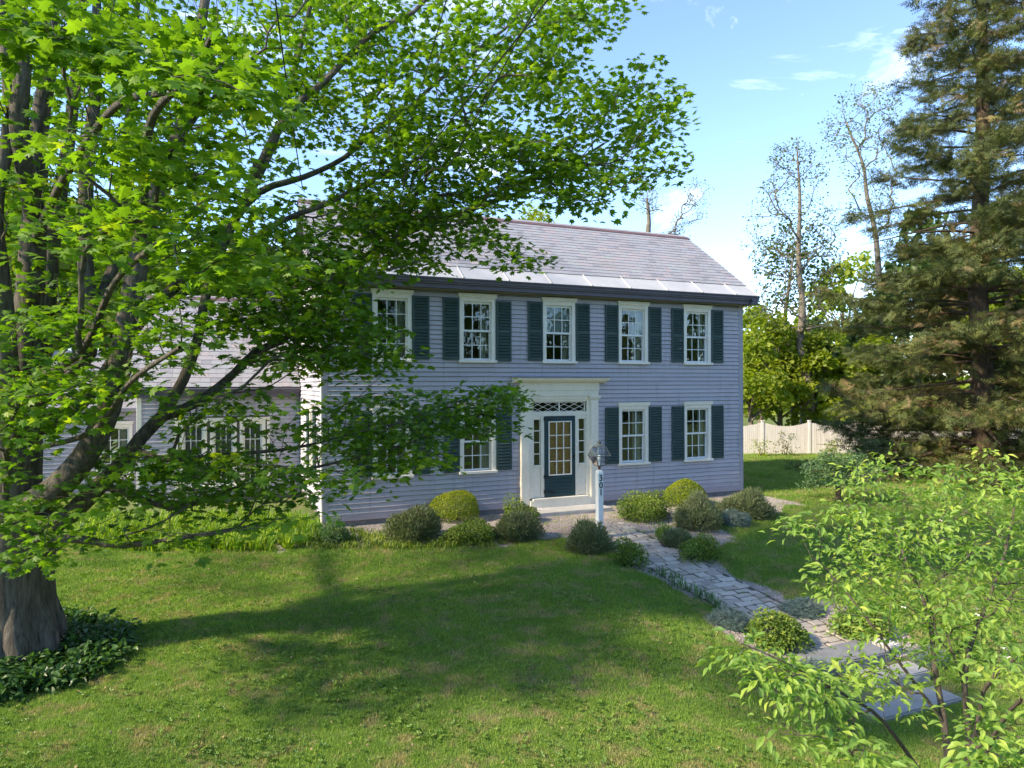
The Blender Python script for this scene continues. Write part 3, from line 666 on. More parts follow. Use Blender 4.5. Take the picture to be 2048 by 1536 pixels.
# windows
def window_meshes(w2=.3775, h=1.47, cols=3, rows=2):
    d = {}
    H = h + .26; oz = -.19
    m = MB(); m.box(-w2 - .10, -w2, -.035, 0.02, -.19 - h, -.11).box(w2, w2 + .10, -.035, 0.02, -.19 - h, -.11).box(-w2, w2, -.034, 0.02, -.19, -.11)
    m.box(-w2 - .002, -w2 + .012, .02, .15, oz - h, oz).box(w2 - .012, w2 + .002, .02, .15, oz - h, oz).box(-w2, w2, .02, .15, oz - .012, oz + .01); d['casing'] = m.mesh(M['white'], 'casing', .003)
    m = MB(); m.box(-w2 - .13, w2 + .13, -.075, 0.0, -.085, -.012).box(-w2 - .145, w2 + .145, -.09, 0, -.012, 0.006).box(-w2 - .11, w2 + .11, -.05, 0, -.11, -.085); d['cap'] = m.mesh(M['white'], 'cap', .003)
    m = MB(); m.box(-w2 - .13, w2 + .13, -.095, .05, oz - h - .065, oz - h); d['sill'] = m.mesh(M['white'], 'sill', .004)
    def sash(z0, z1):
        m = MB(); s = .042; m.box(-w2 + .012, -w2 + s, 0, .035, z0, z1).box(w2 - s, w2 - .012, 0, .035, z0, z1).box(-w2 + s, w2 - s, 0, .035, z0, z0 + s * 1.15).box(-w2 + s, w2 - s, 0, .035, z1 - s, z1)
        iw = (2 * w2 - 2 * s); ih = z1 - z0 - 2.15 * s
        for i in range(1, cols): x = -w2 + s + iw * i / cols; m.box(x - .010, x + .010, .005, .03, z0 + s * 1.15, z1 - s)
        for j in range(1, rows):
            z = z0 + s * 1.15 + ih * j / rows
            for i in range(cols):
                a = -w2 + s + iw * i / cols + (.010 if i else 0); b = -w2 + s + iw * (i + 1) / cols - (.010 if i < cols - 1 else 0); m.box(a, b, .005, .03, z - .010, z + .010)
        return m.mesh(M['sash'], 'sash')
    mid = oz - h / 2
    d['up'] = sash(mid - .02, oz - .012); d['lo'] = sash(oz - h, mid + .02)
    s = .042; iw = (2 * w2 - 2 * s) / cols; pn = []
    for (z0, z1, y) in ((mid - .02, oz - .012, .045), (oz - h, mid + .02, .085)):
        ih = (z1 - z0 - 2.15 * s) / rows
        for i in range(cols):
            for j in range(rows): pn.append((-w2 + s + iw * (i + .5), y, z0 + s * 1.15 + ih * (j + .5)))
    d['panes'] = pn; d['pane'] = [MB().box(-iw / 2, iw / 2, -.002, .002, -ih / 2 , ih / 2).mesh(M['glass'], 'pane')]
    d['h'] = h; d['w2'] = w2; d['mid'] = mid
    return d
WM = window_meshes()
def curtain_mesh(x0, x1, z0, z1, y, mat, amp=.025, flare=.0):
    n = 26; V = []; F = []
    for k, z in enumerate(np.linspace(z0, z1, 4)):
        for i in range(n + 1):
            t = i / n; V.append((x0 + (x1 - x0) * t, y + amp * math.sin(t * (x1 - x0) * 62 + k * .25) + .006 * math.sin(i * 2.7), z))
    for k in range(3):
        for i in range(n): a = k * (n + 1) + i; F.append((a, a + 1, a + n + 2, a + n + 1))
    me = bpy.data.meshes.new('curtain'); me.from_pydata(V, [], F); me.materials.append(mat); return me
def add_window(x, y, z, d=WM, curt='right', rz=0, label=None):
    w = empty('window', (x, y, z), rz); w.parent = house
    if label: w['label'] = label
    link('casing', d['casing'], w); link('cap', d['cap'], w); link('sill', d['sill'], w)
    link('sash', d['up'], w, (0, .03, 0)); link('sash', d['lo'], w, (0, .07, 0))
    for p in d['panes']: 
        o = link('pane', d['pane'][0], w, p); o.rotation_euler = (rng.normal(0, .004), 0, rng.normal(0, .004))
    h, w2 = d['h'], d['w2']; zb = -.19 - h - .02
    if curt in ('right', 'both', 'blind'): link('curtain', curtain_mesh(w2 * .28 if curt == 'right' else w2 * .45, w2 + .1, zb, -.17, .20, M['curtain']), w)
    if curt in ('both', 'left'): link('curtain', curtain_mesh(-w2 - .1, -w2 * .55, zb, -.17, .20, M['curtain']), w)
    if curt == 'blind': link('blind', curtain_mesh(-w2, w2, d['mid'] - .01, -.19, .14, M['blind'], .002), w)
    # sash lock
    link('sash_lock', MB().box(-.03, .03, .055, .075, d['mid'] + .02, d['mid'] + .035).mesh(M['sash'], 'sash_lock'), w)
    return w
def shutter_meshes(w=.42, H=1.54):
    m = MB(); s = .052; m.box(-w / 2, -w / 2 + s, -.035, 0, 0, H).box(w / 2 - s, w / 2, -.035, 0, 0, H).box(-w / 2 + s, w / 2 - s, -.033, -.002, .0, .085).box(-w / 2 + s, w / 2 - s, -.033, -.002, H - .06, H).box(-w / 2 + s, w / 2 - s, -.033, -.002, H * .49 - .035, H * .49 + .055)
    m.box(-w / 2 + s, w / 2 - s, -.004, .0, .08, H - .05)
    fr = m.mesh(M['green'], 'frame', .003)
    l = MB(); a = -w / 2 + s; b = w / 2 - s
    for z0, z1 in ((.09, H * .49 - .04), (H * .49 + .06, H - .065)):
        n = int((z1 - z0) / .070)
        for i in range(n):
            z = z0 + (z1 - z0) * (i + .5) / n; l.prism([(-.046, z - .018), (-.040, z - .026), (-.008, z + .018), (-.016, z + .022)], 0, a, b)
    return fr, l.mesh(M['green'], 'louvers')
SFR, SLV = shutter_meshes()
def add_shutter(x, z, H=1.54, rz=0, loc=None):
    o = link('shutter', SFR, house, (x, -.03, z) if loc is None else loc); link('louvers', SLV, o, kind='stuff'); o.rotation_euler = (0, rng.normal(0, .003), rz + rng.normal(0, .02)); return o
for i, x in enumerate(WXS):
    add_window(x, 0, ZU, curt=['right', 'right', 'blind', 'right', 'both'][i])
    for s in (-1, 1): add_shutter(x + s * .70, ZU - .115 - 1.54 - (.03 if (i, s) == (1, 1) else 0))
    if i != 2:
        add_window(x, 0, ZL, curt=['right', 'right', '', 'right', 'both'][i])
        for s in (-1, 1): add_shutter(x + s * .70, ZL - .125 - 1.54)
# door surround
house_boxes('pilaster', [(-1.15, -.90, -.09, 0, -.20, 2.62), (-1.13, -.92, -.105, -.09, .0, 2.55)], M['cream'])
house_boxes('pilaster', [(.89, 1.14, -.09, 0, -.20, 2.62), (.91, 1.12, -.105, -.09, .0, 2.55)], M['cream'])
house_boxes('capital', [(-1.19, -.86, -.125, 0, 2.622, 2.66), (-1.21, -.84, -.145, 0, 2.66, 2.70), (.85, 1.18, -.125, 0, 2.622, 2.66), (.83, 1.20, -.145, 0, 2.66, 2.70)], M['cream'])
house_boxes('entablature', [(-1.15, 1.14, -.10, 0, 2.702, 2.85), (-1.165, 1.155, -.115, 0, 2.852, 3.06), (-.90, .89, -.075, 0, 2.62, 2.70)], M['cream'])
m = MB(); m.prism([(0, 3.062), (-.13, 3.062), (-.17, 3.10), (-.30, 3.115), (-.31, 3.15), (-.33, 3.155), (-.33, 3.175), (0, 3.20)], 0, -1.36, 1.36); m.build('door_cornice', M['cream'], house)
m = MB(); m.prism([(0.0, 3.212), (-.34, 3.18), (-.345, 3.186), (0, 3.222)], 0, -1.38, 1.38); m.build('cornice_flashing', M['granite2'], house)
house_boxes('door_casing', [(-.90, -.80, -.05, .02, .05, 2.62), (.80, .89, -.05, .02, .05, 2.62), (-.80, .80, -.045, .05, 2.56, 2.62), (-.80, .80, -.04, .05, 2.18, 2.28), (-.555, -.455, -.04, .05, .06, 2.18), (.455, .555, -.04, .05, .06, 2.18),
    (-.80, -.765, -.035, .05, .06, 2.18), (.765, .80, -.035, .05, .06, 2.18), (-.765, -.555, -.03, .05, 2.10, 2.18), (.555, .765, -.03, .05, 2.10, 2.18)], M['cream'])
house_boxes('side_panel', [(-.765, -.555, -.02, .05, .06, .86), (.555, .765, -.02, .05, .06, .86), (-.765, -.555, -.05, .05, .86, .90), (.555, .765, -.05, .05, .86, .90)], M['cream'])
house_boxes('threshold', [(-.89, .88, -.13, .05, -.198, .00), (-.82, .82, -.15, .05, .0, .05)], M['cream'])
# transom with diamond lattice
tm = MB(); x0, x1, z0, z1 = -.77, .77, 2.285, 2.555
tm.box(x0, x1, -.01, .02, z0, z0 + .02).box(x0, x1, -.01, .02, z1 - .02, z1).box(x0, x0 + .02, -.01, .02, z0 + .02, z1 - .02).box(x1 - .02, x1, -.01, .02, z0 + .02, z1 - .02).box(-.014, .014, -.012, .022, z0 + .02, z1 - .02)
for h0, h1 in ((x0, 0), (0, x1)):
    n = 2; W_ = .60; Hh = z1 - z0
    for off in (-.3, 0, .3):
        for i in (-1, 1):
            for sg in (1, -1):
                pa = []
                for t in np.linspace(0, 1, 61):
                    xx = h0 + (0 if i < 0 else W_) + off - (.3 if i < 0 else .0) + W_ * t * 1.0; zz = (z0 + Hh * t) if sg > 0 else (z1 - Hh * t); pa.append((xx, zz))
                pa = [q for q in pa if h0 - 1e-6 <= q[0] <= h1 + 1e-6]
                if len(pa) > 1: tm.bar((pa[0][0], .005 + .004 * sg, pa[0][1]), (pa[-1][0], .005 + .004 * sg, pa[-1][1]), .007, 4)
tr = tm.build('transom', M['white'], house); link('pane', MB().box(x0, x1, .024, .027, z0, z1).mesh(M['glass'], 'pane'), tr)
for s in (-1, 1):
    m = MB(); a, b = sorted((s * .565, s * .755)); z0, z1 = .90, 2.10
    m.box(a, a + .015, -.01, .02, z0, z1).box(b - .015, b, -.01, .02, z0, z1)
    for j in range(5): z = z0 + (z1 - z0) * j / 4; m.box(a + .015, b - .015, -.01, .02, z - .011, z + .011)
    sl = m.build('sidelight', M['white'], house)
    for j in range(4): z = z0 + (z1 - z0) * (j + .5) / 4; link('pane', MB().box(a + .014, b - .014, .0, .004, z - .14, z + .14).mesh(M['glass'], 'pane'), sl)
# inner wood door and storm door
m = MB(); 
for j in range(14): z = .06 + j * .15; m.box(-.44, .44, .02 + (.004 if j % 2 else 0), .06, z, min(z + .146, 2.17))
m.build('wood_door', M['oak'], house, bevel=.004)
d = MB(); X0, X1, Z0, Z1 = -.45, .45, .065, 2.175; gx0, gx1, gz0, gz1 = -.34, .34, .62, 2.045; ya, yb = -.055, -.015
d.box(X0, gx0, ya, yb, Z0, Z1).box(gx1, X1, ya, yb, Z0, Z1).box(gx0, gx1, ya, yb, gz1, Z1).box(gx0, gx1, ya, yb, .52, gz0).box(gx0, gx1, ya, yb, Z0, .16)
for j in range(4): d.box(gx0, gx1, ya + .012, yb, .16 + .09 * j, .246 + .09 * j)
sd_ = d.build('storm_door', M['doorgreen'], house, bevel=.003)
m = MB(); m.box(gx0, gx0 + .03, -.065, -.02, gz0, gz1).box(gx1 - .03, gx1, -.065, -.02, gz0, gz1).box(gx0 + .03, gx1 - .03, -.065, -.02, gz0, gz0 + .03).box(gx0 + .03, gx1 - .03, -.065, -.02, gz1 - .03, gz1)
for i in (1, 2): x = gx0 + .03 + (gx1 - gx0 - .06) * i / 3; m.box(x - .011, x + .011, -.06, -.025, gz0 + .03, gz1 - .03)
for j in (1, 2, 3):
    z = gz0 + .03 + (gz1 - gz0 - .06) * j / 4
    for i in range(3): a = gx0 + .03 + (gx1 - gx0 - .06) * i / 3 + .011; m.box(a, a + (gx1 - gx0 - .06) / 3 - .022, -.06, -.025, z - .011, z + .011)
m.build('glazing_frame', M['white'], sd_)
pw = (gx1 - gx0 - .06) / 3; ph = (gz1 - gz0 - .06) / 4; pm = MB().box(-pw / 2, pw / 2, -.002, .002, -ph / 2, ph / 2).mesh(M['glass'], 'pane')
for i in range(3):
    for j in range(4): link('pane', pm, sd_, (gx0 + .03 + pw * (i + .5), -.04, gz0 + .03 + ph * (j + .5)))
hb = MB()
for z in (.20, .60, 2.11): hb.box(-.475, -.445, -.07, -.05, z - .05, z + .05).box(-.445, -.18, -.066, -.056, z - .015, z + .015)
hb.build('strap_hinge', M['black'], sd_)
MB().box(.395, .415, -.10, -.055, 1.04, 1.16).build('door_handle', M['black'], sd_)
# left gable
GL = [(1.45, 2.25, 3.60, 5.1), (1.45, 2.25, .82, 2.33)]
def rake(z, lo, hi):
    if z < EZ - .1: return lo, hi
    t = (z - (EZ - .1)) / (RZ - EZ + .1); return max(lo, lo + (RY - 0) * t), min(hi, hi - (HD - RY) * t)
GC = [(a - .055, b + .055, c - .03, d_ + .13) for a, b, c, d_ in GL]
clapboards(1, -HX, -1, .13, HD - .13, WB + .16, RZ - .15, GC, rake)
clapboards(1, HX, 1, .13, HD - .13, WB + .16, RZ - .15, [], rake, parts=False)
shell(1, -HX + .004, -HX + .15, .15, HD, WB, 5.5, GL); shell(1, HX - .15, HX - .004, .15, HD, WB, 5.5, [])
for sx in (-1, 1):
    m = MB(); m.prism([(.02, 5.5), (HD - .02, 5.5), (RY, RZ - .1)], 0, sx * (HX - .15), sx * (HX - .004)); m.build('gable_wall', M['interior'], house)
house_boxes('corner_board', [(-HX - .026, -HX, -.026, .13, WB, 5.4)], M['white']); house_boxes('corner_board', [(-HX - .026, -HX, HD - .13, HD, WB, 5.4)], M['white'])  # sunlit look put into the colour: white here, grey on the front face
house_boxes('corner_board', [(HX, HX + .026, -.026, .13, WB, 5.4)], M['trimgrey'])
for zt in (5.25, 2.48):
    add_window(-HX, 1.85, zt, rz=-math.pi / 2, curt='right')
    for s in (-1, 1): add_shutter(0, 0, rz=-math.pi / 2, loc=(-HX - .03, 1.85 + s * .70, zt - 1.66))
for sx in (-1, 1):      # rake boards and cornice returns
    a, b = (sx * HX, sx * (HX + .25)); a, b = min(a, b), max(a, b)
    m = MB()
    for (y0, z0), (y1, z1) in (((-.44, EZ), (RY, RZ)), ((HD + .44, EZ), (RY, RZ))):
        m.prism([(y0, z0 - .03), (y1, z1 - .03), (y1, z1 - .24), (y0, z0 - .24)], 0, sx * (HX + .21) - .02, sx * (HX + .21) + .02)
        m.prism([(y0, z0 - .14), (y1, z1 - .14), (y1, z1 - .17), (y0, z0 - .17)], 0, a, b)
        m.prism([(y0, z0 - .05), (y1, z1 - .05), (y1, z1 - .2), (y0, z0 - .2)], 0, sx * (HX + .012) - .012, sx * (HX + .012) + .012)
    m.build('rake_board', M['eave'], house)
    house_boxes('cornice_return', [(a, b, -.42, .35, EZ - .26, EZ - .05), (a, b, HD - .35, HD + .42, EZ - .26, EZ - .05)], M['eave'])
# rear wall, floors and partitions
house_boxes('rear_wall', [(-HX, HX, HD - .12, HD, WB, 5.5)], M['siding'])
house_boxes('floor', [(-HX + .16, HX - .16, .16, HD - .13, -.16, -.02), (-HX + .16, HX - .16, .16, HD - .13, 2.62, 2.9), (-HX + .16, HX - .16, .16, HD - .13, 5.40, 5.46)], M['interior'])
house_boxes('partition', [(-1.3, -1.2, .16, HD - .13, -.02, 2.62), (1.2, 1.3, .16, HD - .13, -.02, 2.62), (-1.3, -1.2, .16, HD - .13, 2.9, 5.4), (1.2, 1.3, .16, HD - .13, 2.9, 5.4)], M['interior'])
# slate roofs
SL = []
for i in range(16):
    m = MB(); V = np.array([(0, 0, .022), (1, 0, .022), (1, .32, .005), (0, .32, .005), (0, 0, .013), (1, 0, .013), (1, .32, -.002), (0, .32, -.002)]) + [0, 0, 0]
    V[0, 1] += rng.normal(0, .006); V[1, 1] += rng.normal(0, .006); V[4, 1], V[5, 1] = V[0, 1], V[1, 1]
    Fq = np.array([(0, 1, 2, 3), (4, 0, 3, 7), (1, 5, 6, 2), (4, 5, 1, 0)]); SL.append((V, Fq, npmesh('slate', V, Fq, M['slate'], np.full(8, (i + .5) / 16))))
def slates(x0, x1, e, r, s0, name='slate', nparts=0, exp=.2, mean=.27, rows=None):
    e = np.array(e); r = np.array(r); up = (r - e); Ls = np.linalg.norm(up); up /= Ls; nrm = np.array([-up[1], up[0]])
    P = []; s = s0; row = 0
    while s < Ls - .03:
        x = x0 - rng.uniform(0, mean) if row else x0
        while x < x1:
            w = mean * rng.uniform(.62, 1.25); a = max(x, x0); b = min(x + w, x1)
            if b - a > .04: P.append((a, b - a - .006, s, row))
            x += w
        s += exp; row += 1
    rec = []
    for a, w, s, row in P:
        y, z = e + up * s + nrm * (.003 + rng.uniform(0, .0015)); rec.append((a, w, y, z))
    order = sorted(range(len(rec)), key=lambda i: -1 / np.linalg.norm(np.array([rec[i][0], rec[i][2], rec[i][3]]) - CAM) + (0 if rec[i][0] > x0 + 3.2 else .02))
    own = set(order[:nparts]); Vs, Fs, As, n0 = [], [], [], 0
    rot = Matrix(((1, 0, 0), (0, up[0], nrm[0]), (0, up[1], nrm[1])))
    for i, (a, w, y, z) in enumerate(rec):
        k = int(np.clip(rng.normal(.5, .25), 0, .999) * 16); V, Fq, me = SL[k]; kx = rng.normal(0, .004)
        if i in own:
            m4 = rot.to_4x4() @ Matrix.Diagonal((w, 1, 1, 1)); m4.translation = (a, y, z); o = bpy.data.objects.new('slate', me); COL.objects.link(o); o.parent = house; o.matrix_local = m4
        else:
            q = V * [w, 1, 1]; q = np.stack([q[:, 0], q[:, 1] * up[0] + q[:, 2] * nrm[0], q[:, 1] * up[1] + q[:, 2] * nrm[1]], 1) + [a, y, z]
            Vs.append(q); Fs.append(Fq + n0); As += [(k + .5) / 16] * 8; n0 += 8
    if Vs: link('slates', npmesh('slates', np.concatenate(Vs), np.concatenate(Fs), M['slate'], As), house, kind='stuff')
slates(-6.34, 6.34, (-.44, EZ), (RY, RZ), .60, nparts=280)
m = MB(); m.prism([(-.40, EZ - .02), (RY, RZ - .025), (HD + .40, EZ - .02), (HD + .3, EZ - .12), (RY, RZ - .14), (-.3, EZ - .12)], 0, -6.28, 6.28); m.build('roof_deck', M['interior'], house)
m = MB(); m.prism([(RY, RZ), (HD + .46, EZ - .01), (HD + .46, EZ - .035), (RY, RZ - .024)], 0, -6.33, 6.33); m.build('rear_roof', M['slate'], house)
up = np.array([RY + .44, RZ - EZ]); up /= np.linalg.norm(up); nn = np.array([-up[1], up[0]]); xs = [-6.34]
while xs[-1] < 6.3: xs.append(min(6.34, xs[-1] + 1.185))
for a, b in zip(xs[:-1], xs[1:]):
    if b - a < .1: continue
    p0 = np.array([-.455, EZ - .01]); p1 = p0 + up * .68; j = rng.uniform(.004, .009)
    m = MB(); m.prism([tuple(p0), tuple(p1), tuple(p1 + nn * j), tuple(p0 + nn * j)], 0, a + .003, b - .003)
    m.prism([tuple(p0 + nn * (j+.001)), tuple(p1 + nn * (j+.001)), tuple(p1 + nn * .032), tuple(p0 + nn * .032)], 0, b - .022, b - .006); m.build('eave_metal_sheet', M['metal'], house)
m = MB(); m.prism([(RY - .13, RZ - .06), (RY - .125, RZ - .04), (RY, RZ + .05), (RY + .125, RZ - .04), (RY + .13, RZ - .06), (RY, RZ + .03)], 0, -6.36, 6.36); m.build('ridge_cap', M['ridge'], house)
# rear wing at the left
WX0, WX1, WY, WE, WR, WRY = -10.4, -6.125, 5.0, 2.95, 5.83, 8.0
WT = [(-9.20 + .78 * i - .0, -8.72 + .78 * i, .12, 1.90) for i in range(3)]
ZW = 2.09
WM2 = window_meshes(.25, 1.72, 3, 2)
clapboards(0, WY, -1, WX0 + .12, WX1, -.16, 2.85, [(-9.46, -6.98, .05, 2.05)], parts=False)
shell(0, WY + .004, WY + .15, WX0, WX1, -.6, 2.95, [(-9.24 + .78 * i, -8.74 + .78 * i, ZW - 1.92, ZW - .18) for i in range(3)])
for i in range(3): add_window(-8.99 + .78 * i, WY, ZW, WM2, curt='')
house_boxes('mullion_post', [(-9.46, -9.38, WY - .04, WY + .02, .05, 2.1)], M['white']); house_boxes('mullion_post', [(-7.04, -6.96, WY - .04, WY + .02, .05, 2.1)], M['white'])
house_boxes('corner_board', [(WX0, WX0 + .12, WY - .03, WY + .02, -.3, 2.85)], M['white'])
house_boxes('wing_wall', [(WX0, WX0 + .12, WY + .02, 11, -.6, 2.95), (WX0, WX1, 10.9, 11, -.6, 2.95), (WX1 - .1, WX1, HD + .05, 11, -.6, 2.95), (WX0 + .12, WX1 - .1, WY + .2, 10.9, -.3, -.2)], M['siding'])
m = MB(); m.prism([(WY + .1, WE - .1), (10.9, WE - .1), (WRY, WR - .15)], 0, WX0, WX0 + .1); m.build('wing_gable', M['siding'], house)
slates(WX0 - .2, WX1 - .01, (WY - .32, WE), (WRY, WR), .02, mean=.3)
m = MB(); m.prism([(WY - .3, WE - .02), (WRY, WR - .02), (11.3, WE - .02), (11.3, WE - .1), (WRY, WR - .12), (WY - .3, WE - .1)], 0, WX0 - .18, WX1 - .01); m.build('wing_roof', M['slate'], house)
m = MB(); m.prism([(WRY - .12, WR - .06), (WRY, WR + .05), (WRY + .12, WR - .06), (WRY, WR + .02)], 0, WX0 - .2, WX1 - .02); m.build('ridge_cap', M['ridge'], house)
eave_profile(WX0 - .2, WX1 - .02, y=WY - .34, z=WE)
house_boxes('wing_frieze', [(WX0, WX1, WY - .04, WY, 2.72, 2.9)], M['trimgrey'])
# low shed end further left
clapboards(0, 7.4, -1, -13.2, -10.52, -.2, 2.3, [(-11.75, -10.75, .2, 1.95)], parts=False)
add_window(-11.25, 7.4, 1.95, curt='right')
house_boxes('shed_wall', [(-13.2, -11.65, 7.41, 7.55, -.6, 2.4), (-10.87, -10.42, 7.41, 7.55, -.6, 2.4), (-11.65, -10.87, 7.41, 7.55, -.6, .26), (-13.2, -13.1, 7.6, 10.5, -.6, 2.4)], M['siding'])
m = MB(); m.prism([(7.1, 2.35), (10.6, 4.2), (10.6, 4.1), (7.1, 2.25)], 0, -13.4, -10.6); m.build('shed_roof', M['slate'], house)
# chimney on the wing
ch = MB().box(-7.05, -6.5, 7.1, 7.65, 4.6, 7.35); ch.box(-7.1, -6.45, 7.05, 7.7, 7.35, 7.48)
ch.build('chimney', M['chimney'], house, bevel=.01)
print('house ok')

# ------------------------------------------------------------------ step, walk, stairs
def slab(name, x0, x1, y0, y1, zt, h, mat, label, seed, rz=0, cat='step'):
    import bmesh
    r = np.random.default_rng(seed); me = bpy.data.meshes.new(name); bm = bmesh.new(); bmesh.ops.create_cube(bm, size=1)
    bmesh.ops.scale(bm, vec=(x1 - x0, y1 - y0, h), verts=bm.verts); bmesh.ops.bevel(bm, geom=list(bm.edges), offset=.018, segments=2, affect='EDGES')
    bmesh.ops.triangulate(bm, faces=bm.faces); bmesh.ops.subdivide_edges(bm, edges=[e for e in bm.edges if e.calc_length() > .2], cuts=4, use_grid_fill=True)
    for v in bm.verts: v.co += Vector(r.normal(0, .0035, 3).tolist())
    bm.to_mesh(me); bm.free(); me.materials.append(mat)
    o = bpy.data.objects.new(name, me); COL.objects.link(o); o.location = ((x0 + x1) / 2, (y0 + y1) / 2, zt - h / 2); o.rotation_euler = (0, 0, rz); return tag(o, label, cat)
slab('door_step', -1.12, 1.12, -.84, -.03, -.188, .2, M['granite'], 'long granite slab step under the front door', 1)
slab('stepping_slab', -.62, 1.0, -1.28, -.87, -.325, .10, M['granite'], 'thin flat stone lying in the gravel below the door step', 2, .02, 'stone slab')
slab('stair_slab', -.68, .60, -9.32, -8.80, -.80, .22, M['granite2'], 'dark granite landing slab at the lower end of the stone walk', 3, .03, 'step')
slab('stair_slab', -.10, .86, -9.70, -9.34, -.95, .2, M['granite3'], 'pale granite step just below the dark landing slab', 4, -.04, 'step')
sw = slab('sidewalk', -.7, .8, -10.2, -9.76, -1.115, .12, M['concrete'], None, 6); del sw['category']; sw['kind'] = 'structure'
for i, (a, b, z) in enumerate(((-9.25, -8.85, -.98), (-9.25, -8.85, -.86))):
    for j in range(2): slab('edging_stone', .64, .92 - .03 * i, a + .2 * j, a + .2 * j + .19, z + .1, .11, M['granite'], ['lower', 'upper'][i] + ' ' + ['front', 'rear'][j] + ' granite block stacked at the right end of the landing slab', 30 + i * 2 + j, .02, 'edging stone')
walk = empty('stone_walk', (0, 0, 0), label='straight walk of pale weathered paving stones running from the door to the granite stairs', cat='walkway')
y = -2.05; n = 0
Y_, X_ = np.meshgrid(np.arange(-8.85, -1.95, .2), np.linspace(-.62, .64, 9)); Vb = np.stack([X_, Y_, ground(X_, Y_) + .022], -1).reshape(-1, 3); nb_ = Y_.shape[1]; Ib = (np.arange(8)[:, None] * nb_ + np.arange(nb_ - 1)[None]).ravel()
link('path_bedding', npmesh('path_bedding', Vb, np.stack([Ib, Ib + nb_, Ib + nb_ + 1, Ib + 1], 1), paint('joint_soil', (.10, .085, .07), (.06, .055, .04), rough=.95, fine=80, bump=.4, stain=(.06, .075, .03)), smooth=True), kind='structure')
while y > -8.75:
    h = rng.uniform(.15, .24); x = -.60 + rng.normal(0, .03); xe = .60 + rng.normal(0, .04)
    while x < xe - .08:
        w = rng.uniform(.16, .40)
        if x + w > xe - .07: w = xe - x
        import bmesh
        g = .013; ri = lambda: rng.normal(0, .008); dy = .03 * math.sin(x * 3 + y)
        p = [(x + g + ri(), y - h + g + ri() + dy), (x + w / 2, y - h + g + ri() + dy), (x + w - g + ri(), y - h + g + ri() + dy), (x + w - g + ri(), y - h / 2 + dy), (x + w - g + ri(), y - g + ri() + dy), (x + w / 2, y - g + ri() + dy), (x + g + ri(), y - g + ri() + dy), (x + g + ri(), y - h / 2 + dy)]
        cx, cy = np.mean(p, 0); zc = float(ground(cx, cy)) + .035 + rng.normal(0, .006); tx, ty = rng.normal(0, .012, 2)
        V = [(a - cx, b - cy, -.08) for a, b in p] + [(a - cx, b - cy, -.012 + (a - cx) * tx + (b - cy) * (ty + .09)) for a, b in p] + [((a - cx) * .9, (b - cy) * .9, (a - cx) * tx + (b - cy) * (ty + .09)) for a, b in p] + [(0, 0, .004)]
        F = []
        for k in range(8):
            q = (k + 1) % 8; F += [(k, q, 8 + q), (k, 8 + q, 8 + k), (8 + k, 8 + q, 16 + q), (8 + k, 16 + q, 16 + k), (16 + k, 16 + q, 24)]
        me = npmesh('paving_stone', np.array(V), np.array(F), M['cobble'], np.full(25, rng.uniform())); link('paving_stone', me, walk, (cx, cy, zc)); n += 1
        x += w
    y -= h
print('stones', n)
# pebbles
pt = []
for i in range(4):
    a = np.array([(1, 0, 0), (0, 1, 0), (-1, 0, 0), (0, -1, 0), (0, 0, .6), (0, 0, -.6)]) * rng.uniform(.6, 1.2, (6, 3)); f = np.array([(0, 1, 4), (1, 2, 4), (2, 3, 4), (3, 0, 4), (1, 0, 5), (2, 1, 5), (3, 2, 5), (0, 3, 5)])
    pt.append(npmesh('pebble', a * .011, f, M['pebble'], np.full(6, rng.uniform())))
q = np.stack([rng.uniform(-7.3, 7.4, 150000), rng.uniform(-9.4, 0, 150000)], 1); q = q[inbed(q[:, 0], q[:, 1])][:46000]
scatter('gravel_stones', np.column_stack([q, ground(q[:, 0], q[:, 1]) + .014]), rng.uniform(0, 6, (len(q), 3)), rng.uniform(.5, 1.7, len(q)), pt, kind='stuff')

# ------------------------------------------------------------------ lamp post
pp, dpt = gpt(1198, 1076); px_, py_ = pp[0], pp[1]; z0 = pp[2]; zt = 1.13
lamp = empty('lamp_post', pp, label='white wooden lamp post with house number 301 and glass lantern beside the walk', cat='lamp post')
h = zt - z0
m = MB(); w = .066; c = .018
def ring(m, w, z): return [(-w, -w, z), (w, -w, z), (w, w, z), (-w, w, z)]
def loft(m, rings):
    n0 = len(m.v); k = len(rings[0])
    for r in rings: m.v += r
    for j in range(len(rings) - 1):
        for i in range(k): a = n0 + j * k + i; b = n0 + j * k + (i + 1) % k; m.f.append((a, b, b + k, a + k))
    m.f.append(tuple(range(n0 + k - 1, n0 - 1, -1))); e = n0 + (len(rings) - 1) * k; m.f.append(tuple(range(e, e + k))); return m
loft(m, [ring(m, w, -.1), ring(m, w, h - .07), ring(m, w * .82, h - .025), ring(m, w * .45, h)]); m.build('post', M['postwhite'], lamp, bevel=.008)
m = MB(); m.bar((0, 0, h - .02), (0, 0, h + .075), .034, 10, .026).bar((0, 0, h + .07), (0, 0, h + .085), .055, 10); m.build('collar', M['rust'], lamp)
lb, lm_, lt = h + .085, h + .31, h + .51; rb, rm, rt = .075, .185, .10
cage = MB(); cs = [(1, 1), (1, -1), (-1, -1), (-1, 1)]
for a, b in cs:
    cage.bar((a * rb, b * rb, lb), (a * rm, b * rm, lm_), .008, 5).bar((a * rm, b * rm, lm_), (a * rt, b * rt, lt), .008, 5)
for r, z in ((rb, lb), (rm, lm_), (rt, lt)):
    for i in range(4): a, b = cs[i], cs[(i + 1) % 4]; cage.bar((a[0] * r, a[1] * r, z), (b[0] * r, b[1] * r, z), .009, 5)
lan = cage.build('lantern_frame', M['copper'], lamp)
lg = nt('lantern_glass')
